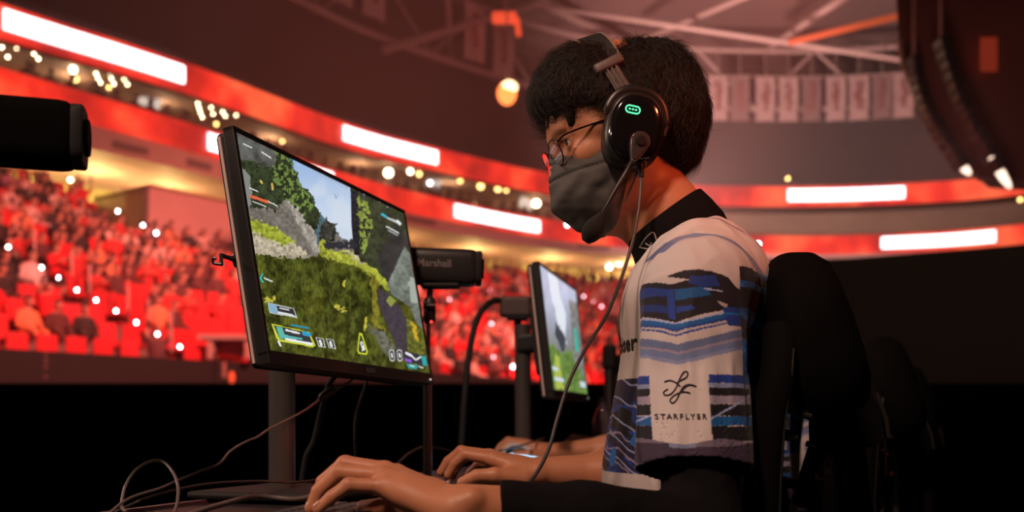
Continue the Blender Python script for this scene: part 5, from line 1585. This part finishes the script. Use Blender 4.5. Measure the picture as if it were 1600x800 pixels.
for sg in (1, -1):
    MB().loft([cupring(.066, .86, sg), cupring(.068, .96, sg), cupring(.074, 1.0, sg), cupring(.082, 1.0, sg), cupring(.085, .96, sg)]).build('ear_pad', M['pad'], hs, smooth=True)
    MB().loft([cupring(.0852, .97, sg), cupring(.088, 1.02, sg), cupring(.096, 1.02, sg), cupring(.101, .98, sg), cupring(.104, .90, sg), cupring(.1045, .86, sg)]).build('ear_cup', M['hs_edge'], hs, smooth=True)
    MB().loft([cupring(.1042, .87, sg, wx=.040), cupring(.108, .84, sg, wx=.039), cupring(.110, .78, sg, wx=.038), cupring(.1108, .6, sg, wx=.036), cupring(.111, .3, sg)]).build('outer_plate', M['gloss'], hs, smooth=True)
    # yoke arms hugging the cup: front and rear
    full = cupring(.0975, 1.055, sg, n=96)
    def arc(i0, i1, m_, nm, r_=.0034):
        idx = [i % 96 for i in range(i0, i1)]
        pts_ = full[idx]; b = MB()
        b.tube(pts_, [r_ * min(1, .45 + min(i, len(idx) - 1 - i) * .25) for i in range(len(idx))], 10, flat=1.9); return b.build(nm, m_, hs, smooth=True)
    arc(2, 48, M['hs_edge'], 'yoke')
    arc(34, 49, M['hs_metal'], 'yoke_highlight', .0024); arc(4, 16, M['hs_metal'], 'yoke_highlight', .0022)  # lighter metal arcs painted in as highlights on the dark yoke
    # slider rails and block
    top = HO + LF * (sg * .093) + UP * .047 + FW * .013
    tl = HO + LF * (sg * .084) + UP * .080 + FW * .030
    ax_ = norm(tl - top); wd = norm(np.cross(ax_, LF)); dp = np.cross(ax_, wd)
    sm_p = MB().box((top + tl) / 2, (np.linalg.norm(tl - top) + .02, .022, .004), rotm([ax_, wd, dp]), .0015).build('slider', M['hs_metal'], hs, smooth=False)
    for k in (-1, 0, 1):
        MB().tube([top - ax_ * .008 + wd * k * .0065 + LF * sg * .003, tl + ax_ * .006 + wd * k * .0065 + LF * sg * .003], .0019, 8).build('slider_rib', M['hs_metal'], sm_p, smooth=True)
    MB().box(tl + ax_ * .004, (.015, .043, .013), rotm([ax_, wd, dp]), .004, 3).build('band_end', mat('band_end_tan', (.13, .095, .088), .45), hs, smooth=True)
# band over the top
hd = norm(V(lv(.052, 0, .150) - HO)); wdir = norm(np.cross(hd, LF))
def bandp(phi, hgt, hw): return HO + LF * (math.cos(phi) * hw) + hd * (math.sin(phi) ** .85 * hgt)
def band(h0, h1, half, m_, nm, p0=.62, p1=math.pi - .62, rnd=.0):
    secs = []
    for ph in np.linspace(p0, p1, 40):
        o1, i1 = bandp(ph, h1, .090 + (h1 - .150)), bandp(ph, h0, .090 + (h0 - .150))
        secs.append(V([o1 - wdir * half, o1 + wdir * half, (o1 + i1) / 2 + wdir * (half + rnd), i1 + wdir * half, i1 - wdir * half, (o1 + i1) / 2 - wdir * (half + rnd)]))
    return MB().loft(secs).build(nm, m_, hs, smooth=True)
band(.147, .155, .0185, M['pad'], 'headband', rnd=.002, p0=.54, p1=math.pi - .54)
band(.139, .147, .0165, M['pad'], 'headband_pad', rnd=.004)
o = band(.150, .152, .0012, mat('band_piping', (.22, .15, .12), .5), 'band_piping'); 
for sgn_ in (-1, 1):
    secs = []
    for ph in np.linspace(.62, math.pi - .62, 40):
        c_ = bandp(ph, .1545, .0945) + wdir * sgn_ * .0185; secs.append(c_)
    MB().tube(secs, .0016, 8).build('band_piping', mat('band_piping2', (.26, .18, .15), .5), hs, smooth=True)
bpy.data.objects.remove(o)
# green lit badge
def plate_pt(px, py, lift=.0):
    b_ = .1115 + lift; d = (HO + LF * b_)[1]
    return P(px, py, d - .0)
ctr = plate_pt(989, 171, .0004); gx = norm(-ca_ * 1.0); gu = cu_
mg = mat('green_glow', (.05, .4, .2), emit=(.10, .95, .42), estr=1.5)
def obl(cx, w_, h_, n=28):
    return V([ctr + gx * (cx + (w_ - h_) * math.copysign(1, math.cos(t)) * (1 if abs(math.cos(t)) > 1e-3 else 0) + h_ * math.cos(t)) + gu * (h_ * math.sin(t)) for t in np.linspace(0, 2 * math.pi, n, endpoint=False)])
rg_ = obl(0, .0095, .0047); MB().tube(np.vstack([rg_, rg_[:1], rg_[1:2]]), .0010, 6, cap=False).build('lit_badge', mg, hs, smooth=True)['label'] = 'green glowing oval badge'
for k in (-1, 0, 1):
    c_ = ctr + gx * k * .0042
    MB().tube([c_ + gx * -.0014, c_ + gu * .0013, c_ + gx * .0014, c_ - gu * .0008, c_ - gx * .0014], .00055, 5).build('badge_symbol', mg, hs, smooth=True)
# microphone pivot: teardrop
pv = plate_pt(1000, 222, .004); pe = plate_pt(986, 262, .006)
def tear(lift, sc):
    ax1 = norm(pe - pv); wd1 = norm(np.cross(ax1, LF)); L_ = np.linalg.norm(pe - pv); r_ = []
    for t in np.linspace(0, 2 * math.pi, 32, endpoint=False):
        rad = .0135 * sc if math.cos(t) < 0 else .0115 * sc
        u_ = math.cos(t); wv_ = math.sin(t)
        along = u_ * .0135 * sc if u_ < 0 else u_ * (L_ * .82) * (sc ** .5)
        half = .0135 * sc * (1 - .45 * max(u_, 0))
        r_.append(pv + ax1 * along + wd1 * wv_ * half + LF * lift)
    return V(r_)
MB().loft([tear(-.004, 1.0), tear(.003, 1.0), tear(.005, .92)]).build('mic_pivot_rim', M['hs_metal'], hs, smooth=True)
MB().loft([tear(.005, .80), tear(.0062, .74)]).build('mic_pivot', M['pad'], hs, smooth=True)
MB().tube([pv + LF * .005, pv + LF * .0085], [.0068, .006], 24).build('pivot_screw', M['hs_edge'], hs, smooth=True)
dm = 1.338
boom = bez([P(988, 252, dm), P(978, 270, dm), P(962, 296, dm - .004), P(946, 325, dm - .006), P(932, 350, dm - .004)], 8)
MB().tube(boom, np.linspace(.0036, .0030, len(boom)), 12).build('mic_boom', M['black_plastic'], hs, smooth=True)
a_, b_ = P(941, 337, dm - .006), P(921, 368, dm)
axm = norm(b_ - a_)
rr_ = [.003, .007, .0095, .0125, .0140, .0135, .0105, .005]; tt_ = np.linspace(-.006, np.linalg.norm(b_ - a_) + .010, 8)
MB().tube([a_ + axm * t for t in tt_], rr_, 20).build('mic_foam', mat('foam', (.012, .011, .011), .95, bump=.5, nscale=700), hs, smooth=True)
cpt = [P(1001, 258, 1.345), P(1002, 275, 1.345), P(999, 320, 1.335), P(990, 370, 1.32), P(972, 432, 1.30), P(948, 492, 1.27), P(915, 545, 1.24), P(890, 595, 1.22), P(872, 650, 1.20), P(858, 700, 1.18), P(838, 740, 1.16), P(812, 770, 1.14)]
cm = mat('braid_cable', (.05, .04, .04), .4, noise=.5, nscale=900)
MB().tube(bez(cpt, 12), .0023, 10).build('cable', cm, hs, smooth=True)
MB().tube([P(1001, 256, 1.345), P(1002, 277, 1.345)], [.0045, .0038], 12).build('cable_plug', M['black_plastic'], hs, smooth=True)
MB().tube([P(1008, 252, 1.345), P(1007, 262, 1.345)], .0028, 10).build('volume_dial', M['hs_metal'], hs, smooth=True)

# ================================================================== GLASSES
gl_ = thing('eyeglasses', pt(.09, 0, -.0), 'thin dark framed eyeglasses with a red glint worn over the mask', 'glasses')
gm = mat('glasses_frame', (.02, .015, .015), .25, metal=.6)
phi_t = math.radians(27); Fg = FW * math.cos(phi_t) - UP * math.sin(phi_t); Ug = FW * math.sin(phi_t) + UP * math.cos(phi_t)
gc = lv(.096, 0, -.024)
def gp(b_, c_): return gc + LF * b_ + Ug * c_ - Fg * (abs(b_) ** 2 * 1.1)
lensm = mat('lens_glass', (.9, .55, .5), .03, spec=.9, trans=.92, coat=1.0)  # red reflection put into the glass as a tint
for sg in (1, -1):
    ring_ = []
    for t in np.linspace(0, 2 * math.pi, 32, endpoint=False):
        cw_, sw_ = math.cos(t), math.sin(t)
        ring_.append(gp(sg * (.033 + .024 * abs(cw_) ** .75 * math.copysign(1, cw_)), .0175 * abs(sw_) ** .75 * math.copysign(1, sw_)))
    lensm.node_tree.nodes['Principled BSDF'].inputs['IOR'].default_value = 1.12
    MB().tube(np.vstack([ring_, ring_[:2]]), .0010, 6, cap=False).build('rim', gm, gl_, smooth=True)
    inner = V(ring_); MB().loft([inner - Fg * .0006, inner + Fg * .0006]).build('lens', lensm, gl_, smooth=False)
    MB().tube(bez([gp(sg * .057, .009), lv(.082, sg * .0665, -.004), lv(.03, sg * .074, .014), lv(-.01, sg * .077, .026), lv(-.025, sg * .078, .012)], 8), .0013, 8).build('temple', gm, gl_, smooth=True)
MB().tube([gp(-.009, .006), gp(0, .009), gp(.009, .006)], .0012, 8).build('bridge', gm, gl_, smooth=True)

# ================================================================== OTHER PLAYERS
def other_player(off, name_label, hand_dx):
    o = V(off)
    r = thing('person', o + V([.28, 1.43, -ZC]) * V([1, 1, 0]) + V([0, 0, -ZC]), name_label, 'person')
    HO2 = HO + o + V([0, 0, -.02])
    d = V(hand_dx)
    W = V(RW) + d
    tr_ = lambda L_: [V(x_) + d for x_ in L_]
    A = ([o + V([.245, 1.60, .15]), o + V([.20, 1.62, .02]) * V([1, 1, 1]) , W + V([.24, .03, .006]), W], [.05, .042, .036, .0245])
    sh = o + V([.245, 1.60, .15]); el = W + V([.27, .03, .012])
    A = ([sh, el, W + V([.13, .015, .006]), W], [.05, .040, .035, .0245])
    # near arm: bent down to the desk in front of the chest
    A2 = ([o + V([.225, 1.25, .15]), o + V([.17, 1.22, -.02]), o + V([.02, 1.30, -.08 - o[2]])], [.05, .038, .026])
    W2_ = V(A2[0][2]); mc = [W2_ + V([-.085, k * -.02 + .03, .015]) for k in range(4)]
    lo_ = np.minimum(o + V([-.05, 1.1, -.43]), W + V([-.18, -.06, -.06])); hi_ = np.maximum(o + V([.42, 1.76, .57]), W + V([.4, .16, .1]))
    hh = .0045
    s = SDF(lo_, hi_, hh)
    bodyparts(s, o, HO2, [A, A2], [(W, tr_(Rm), tr_(Rp), tr_(Rd), tr_(Rt), tr_(Rth)),
              (W2_, mc, [m_ + V([-.042, 0, .002]) for m_ in mc], [m_ + V([-.062, 0, -.012]) for m_ in mc], [m_ + V([-.072, 0, -.030]) for m_ in mc], [W2_ + V([-.02, .03, -.004]), W2_ + V([-.06, .05, -.008]), W2_ + V([-.09, .055, -.010]), W2_ + V([-.11, .055, -.016])])])
    head_sdf(s, HO2)
    v, q = s.mesh(); mesh_np('body', v, q, M['skin'], r)
    hv_, hq_ = hair_base(HO2, .005, True); mesh_np('hair', hv_ + vnormals(hv_, hq_) * ((fbm(hv_, 90, 2, 5) - .5) * .012)[:, None], hq_, M['hair'], r)
    j = jersey_sdf(o, .0045); v, q = j.mesh(); v, q = subdivide(v, q); je = mesh_np('jersey', v, q, M['jersey'], r, colors=jersey_col(v, off))
    tv_, tq_ = legs(V([o[0], o[1], 0])); mesh_np('trousers', tv_, tq_, M['trouser'], r)
    for sg in (-1, 1):
        s = SDF((o[0] - .28, o[1] + 1.43 + sg * .13 - .07, -.86), (o[0], o[1] + 1.43 + sg * .13 + .07, -.70), .008)
        s.ell((o[0] - .15, o[1] + 1.43 + sg * .13, -.825), (.11, .045, .035), None, .02); s.cap((o[0] - .10, o[1] + 1.43 + sg * .13, -.80), (o[0] - .10, o[1] + 1.43 + sg * .13, -.75), .045, k=.03)
        v, q = s.mesh(); v[:, 2] = np.maximum(v[:, 2], -.849); mesh_np('shoe', v, q, M['black_plastic'], r)
    return r
other_player((.30, .93, -.11), 'next teammate mostly hidden, his hand resting on the glowing mouse', (.072, 1.05, .0))
other_player((.60, 1.72, -.11), 'far teammate hidden behind the others, only his hand showing by the jersey', (.270, 1.50, .0))
# ================================================================== CHAIRS
def make_chair(off, label):
    o = V(off)
    r = thing('gaming_chair', V([.42 + o[0], 1.43 + o[1], -ZC]), label, 'chair', None)
    M_sh = mat('chair_shell', (.0045, .004, .004), .8, spec=.06, noise=.15, nscale=20)
    M_rim = mat('chair_rim', (.022, .02, .018), .35)
    # tall padded back: cross sections in height, deep and rounded towards the rear
    prof = [  # z, x_front, x_back, y_near, y_far
        (.236, .395, .405, 1.36, 1.44), (.230, .375, .430, 1.31, 1.49), (.215, .360, .447, 1.275, 1.53), (.19, .352, .458, 1.25, 1.56), (.15, .350, .474, 1.235, 1.59),
        (.10, .352, .492, 1.23, 1.61), (.07, .356, .500, 1.232, 1.62), (.045, .362, .500, 1.24, 1.615), (.03, .372, .490, 1.25, 1.60)]
    rings = []
    for z, xf, xb, yn, yf in prof:
        cx, cy, hx, hy = (xf + xb) / 2, (yn + yf) / 2, (xb - xf) / 2, (yf - yn) / 2; rg2 = []
        for t in np.linspace(0, 2 * math.pi, 40, endpoint=False):
            a, b = math.cos(t), math.sin(t); e = .62
            yy = cy + hy * abs(b) ** e * math.copysign(1, b)
            rg2.append(o + V([cx + hx * abs(a) ** e * math.copysign(1, a) - .055 * ((yy - cy) / .2) ** 2 * .35 + .05 * (yy - 1.42) - .008, yy, z]))
        rings.append(V(rg2)[::-1])
    MB().loft(rings).build('headrest_shell', M_sh, r, smooth=True)
    # side rails down to the seat
    def rail(y, pts_x, w, nm, m_):
        b = MB(); b.tube(bez([o + V([x, y + dy, z]) for x, dy, z in pts_x], 6), w, 14, flat=.6); return b.build(nm, m_, r, smooth=True)
    rail(1.235, [(.345, .02, .13), (.334, -.008, .07), (.318, -.015, .0), (.312, -.01, -.12), (.325, .0, -.26), (.36, .02, -.34)], .021, 'side_rail', M_sh)
    rail(1.625, [(.372, .0, .14), (.37, .012, .05), (.36, .015, -.05), (.35, .01, -.15), (.355, .0, -.26), (.38, -.02, -.34)], .021, 'side_rail', M_sh)
    rail(1.222, [(.352, .0, .10), (.347, -.006, .06), (.338, -.010, .0), (.334, -.006, -.12), (.345, 0, -.26)], .0028, 'rail_edge', M_rim)
    # lumbar pad with ribs, and centre spine fin
    b = MB()
    b.box(o + V([.352, 1.43, -.16]), (.03, .33, .20), rotm([norm(V([1, 0, .08])), V([0, 1., 0]), norm(V([-.08, 0, 1]))]), .013, 3); b.build('lumbar_pad', M_sh, r, smooth=True)
    for k in range(5):
        z = .0 - k * .062
        MB().tube(bez([o + V([.335, 1.235, z]), o + V([.385, 1.33, z - .006]), o + V([.40, 1.43, z - .008]), o + V([.392, 1.53, z - .006]), o + V([.362, 1.625, z])], 6), .006, 10).build('back_rib', M_sh, r, smooth=True)
    sp = [(.30 + .16, .06), (.53, .075), (.555, .03), (.562, -.01), (.548, -.025), (.535, -.02), (.50, -.04), (.475, -.02)]
    y0, y1 = 1.50, 1.56
    MB().loft([V([o + V([x, y0, z]) for x, z in sp]), V([o + V([x, y1, z]) for x, z in sp])]).build('spine_fin', M_sh, r)
    MB().tube(bez([o + V([.548, 1.495, .055]), o + V([.560, 1.492, .02]), o + V([.565, 1.492, -.01])], 6), .0035, 8).build('fin_edge', M_rim, r, smooth=True)
    MB().tube(bez([o + V([.505, 1.53, .04]), o + V([.520, 1.53, -.06]), o + V([.515, 1.50, -.2]), o + V([.46, 1.45, -.34]), o + V([.40, 1.43, -.40])], 8), .036, 16, flat=.7).build('spine', M_sh, r, smooth=True)
    MB().tube(bez([o + V([.50, 1.53, .05]), o + V([.46, 1.48, -.02]), o + V([.42, 1.43, -.10])], 6), .014, 12).build('yoke_arm', M_sh, r, smooth=True)
    MB().tube(bez([o + V([.44, 1.43, .03]), o + V([.432, 1.40, -.06]), o + V([.42, 1.38, -.16])], 6), .010, 12).build('yoke_arm', M_rim, r, smooth=True)
    # bright little fittings
    for (x, y, z) in ((.345, 1.245, .035), (.372, 1.26, .022), (.35, 1.245, -.005), (.39, 1.30, -.015), (.42, 1.36, -.06)):
        MB().tube([o + V([x, y, z]), o + V([x + .012, y, z - .002])], .004, 10).build('bolt', M['steel'], r, smooth=True)
    MB().tube([o + V([.352, 1.25, .028]), o + V([.395, 1.29, .018])], .0045, 10).build('adjuster_bar', M['steel'], r, smooth=True)
    # seat, armrests, column, base
    MB().box(o + V([.16, 1.43, -.435]), (.50, .50, .07), bev=.03, seg=4).build('seat', M_sh, r, smooth=True)
    for sg in (-1, 1):
        y = 1.43 + sg * .27
        a = MB().tube(bez([o + V([.24, 1.43 + sg * .2, -.45]), o + V([.25, y, -.42]), o + V([.26, y, -.30]), o + V([.25, y, -.21])], 6), .016, 12).build('armrest', M_sh, r, smooth=True)
        MB().box(o + V([.22, y, -.195]), (.22, .08, .028), bev=.011, seg=3).build('arm_pad', M['pad'], a, smooth=True)
    MB().box(o + V([.30, 1.43, -.485]), (.26, .16, .05), bev=.015).build('tilt_mechanism', M['black'], r, smooth=True)
    MB().tube([o * V([1, 1, 0]) + V([.25, 1.43, -.74]), o + V([.25, 1.43, -.50])], .027, 20).build('gas_column', M['steel'], r, smooth=True)
    for k in range(5):
        w_ = k * 2 * math.pi / 5 + .3; dx, dy = math.cos(w_), math.sin(w_)
        c = o * V([1, 1, 0]) + V([.25, 1.43, 0]); e = c + V([dx * .30, dy * .30, -.775])
        l_ = MB().tube([c + V([0, 0, -.745]), e + V([0, 0, .01])], [.026, .015], 12).build('leg', M['black_plastic'], r, smooth=True)
        n_ = V([-dy, dx, 0])
        MB().tube([e + V([0, 0, -.045]) + n_ * .02, e + V([0, 0, -.045]) - n_ * .02], .029, 18).build('caster', M['black'], l_, smooth=True)
    return r
make_chair((-.016, 0, -.012), 'black high-backed chair right behind the player with the headset')
make_chair((.395, .84, -.05), 'black chair of the next seat, its rounded top lower against the dark wall')
make_chair((.80, 1.75, -.06), 'farthest black chair, mostly hidden behind the two nearer chair backs')
# ================================================================== LIGHT AND CAMERA
def aim(o, tgt):
    d = Vector(tgt) - o.location
    o.rotation_euler = d.to_track_quat('-Z', 'Y').to_euler()
def spot(name, loc, tgt, col, power, size=60, blend=.6, rad=.3):
    l = bpy.data.lights.new(name, 'SPOT'); l.color = col; l.energy = power; l.spot_size = math.radians(size); l.spot_blend = blend; l.shadow_soft_size = rad
    o = bpy.data.objects.new(name, l); COL.objects.link(o); o.location = (loc[0], loc[1], loc[2] + ZC); aim(o, (tgt[0], tgt[1], tgt[2] + ZC)); return o
def area(name, loc, tgt, col, power, sx, sy):
    l = bpy.data.lights.new(name, 'AREA'); l.shape = 'RECTANGLE'; l.size = sx; l.size_y = sy; l.color = col; l.energy = power
    o = bpy.data.objects.new(name, l); COL.objects.link(o); o.location = (loc[0], loc[1], loc[2] + ZC); aim(o, (tgt[0], tgt[1], tgt[2] + ZC)); return o
RED = (1, .23, .17)
spot('arena_wash_light', (2, 14, 11), (-12, 24, 1.5), RED, 23000, 60, .9, 1.2)
spot('arena_wash_light', (6, 20, 12), (-6, 34, 2.5), RED, 24000, 60, .9, 1.2)
spot('arena_wash_light', (8, 24, 12), (2, 40, 3), RED, 24000, 55, .9, 1.2)
spot('roof_wash_light', (5, 36, 7), (16, 58, 20), (1, .60, .54), 26000, 80, .9, 1.5)
spot('roof_wash_light', (0, 10, 12), (-6, 44, 14), (1, .62, .55), 2600, 85, .9, 1.5)
def point(name, loc, col, power, r=.15):
    l = bpy.data.lights.new(name, 'POINT'); l.color = col; l.energy = power; l.shadow_soft_size = r
    o = bpy.data.objects.new(name, l); COL.objects.link(o); o.location = (loc[0], loc[1], loc[2] + ZC); return o
for x_ in (-100, 40, 150, 260, 420, 600, 740, 860, 980):
    q_, n_ = at(s_at_px(x_, 2.2), 2.2); point('concourse_light', (q_[0], q_[1], 7.75), (1, .72, .26), 230)
for x_ in (-60, 110, 250, 420, 560, 700, 830, 960):
    q_, n_ = at(s_at_px(x_, 2.0), 2.0); point('suite_light', (q_[0], q_[1], 11.2), (1, .62, .35), 60)
spot('stage_key_light', (-1.2, -1.4, 3.5), (.12, 1.45, .05), (1, .63, .46), 500, 46, .6, .25)
spot('face_fill_light', (-2.6, .5, 1.25), (.08, 1.40, .40), (1, .58, .36), 60, 9, .6, .08)  # unseen spot added for the monitor's glow on the face
spot('scoreboard_fill_light', (5, 12, 3), (13.5, 30, 8), (1, .42, .36), 1500, 34, .8, .5)  # unseen spot added to lift the dark scoreboard casing
spot('rim_fill_light', (-3.2, 2.0, 1.7), (.0, 1.6, .10), (1, .72, .6), 110, 42, .6, .1)  # unseen spot added to give pole, cables and headset a left rim
spot('stage_red_light', (2.5, -.3, 1.9), (.18, 1.43, .34), (1, .15, .05), 200, 10, .6, .15)
spot('wall_fill_light', (1.2, 4.5, 3.2), (3.6, 9.4, .9), (1, .62, .45), 110, 50, .9, .3)  # unseen weak spot added to brighten the right wall
hz = MB().box((3, 34, 12), (90, 48, 34)).build('haze', None)
hm = bpy.data.materials.new('haze'); hm.use_nodes = True; nt = hm.node_tree; nt.nodes.remove(nt.nodes['Principled BSDF'])
vs_ = nt.nodes.new('ShaderNodeVolumeScatter'); vs_.inputs['Color'].default_value = (1, .8, .78, 1); vs_.inputs['Density'].default_value = .0030
nt.links.new(vs_.outputs[0], nt.nodes['Material Output'].inputs['Volume'])
hz.data.materials.append(hm); tag(hz, 'thin reddish haze hanging in the air of the arena', 'haze', kind='stuff')
w = bpy.data.worlds.new('arena_air'); scene.world = w; w.use_nodes = True
w.node_tree.nodes['Background'].inputs[0].default_value = (.12, .05, .045, 1)
w.node_tree.nodes['Background'].inputs[1].default_value = .08

cam = bpy.data.cameras.new('camera'); co = bpy.data.objects.new('camera', cam); COL.objects.link(co)
co.location = (0, 0, ZC); co.rotation_euler = (math.pi / 2, 0, 0)
cam.sensor_width = 36; cam.lens = 36; cam.shift_y = 260 / 1600; cam.clip_start = .05; cam.clip_end = 200
cam.dof.use_dof = True; cam.dof.focus_distance = 1.36; cam.dof.aperture_fstop = 3.9; cam.dof.aperture_blades = 0
scene.camera = co
scene.view_settings.view_transform = 'Standard'; scene.view_settings.look = 'None'
scene.view_settings.exposure = 0; scene.view_settings.gamma = 1; scene.view_settings.use_curve_mapping = False
scene.cycles.use_denoising = True
scene.cycles.max_bounces = 6; scene.cycles.diffuse_bounces = 3; scene.cycles.glossy_bounces = 3; scene.cycles.volume_bounces = 0
scene.cycles.sample_clamp_indirect = 4
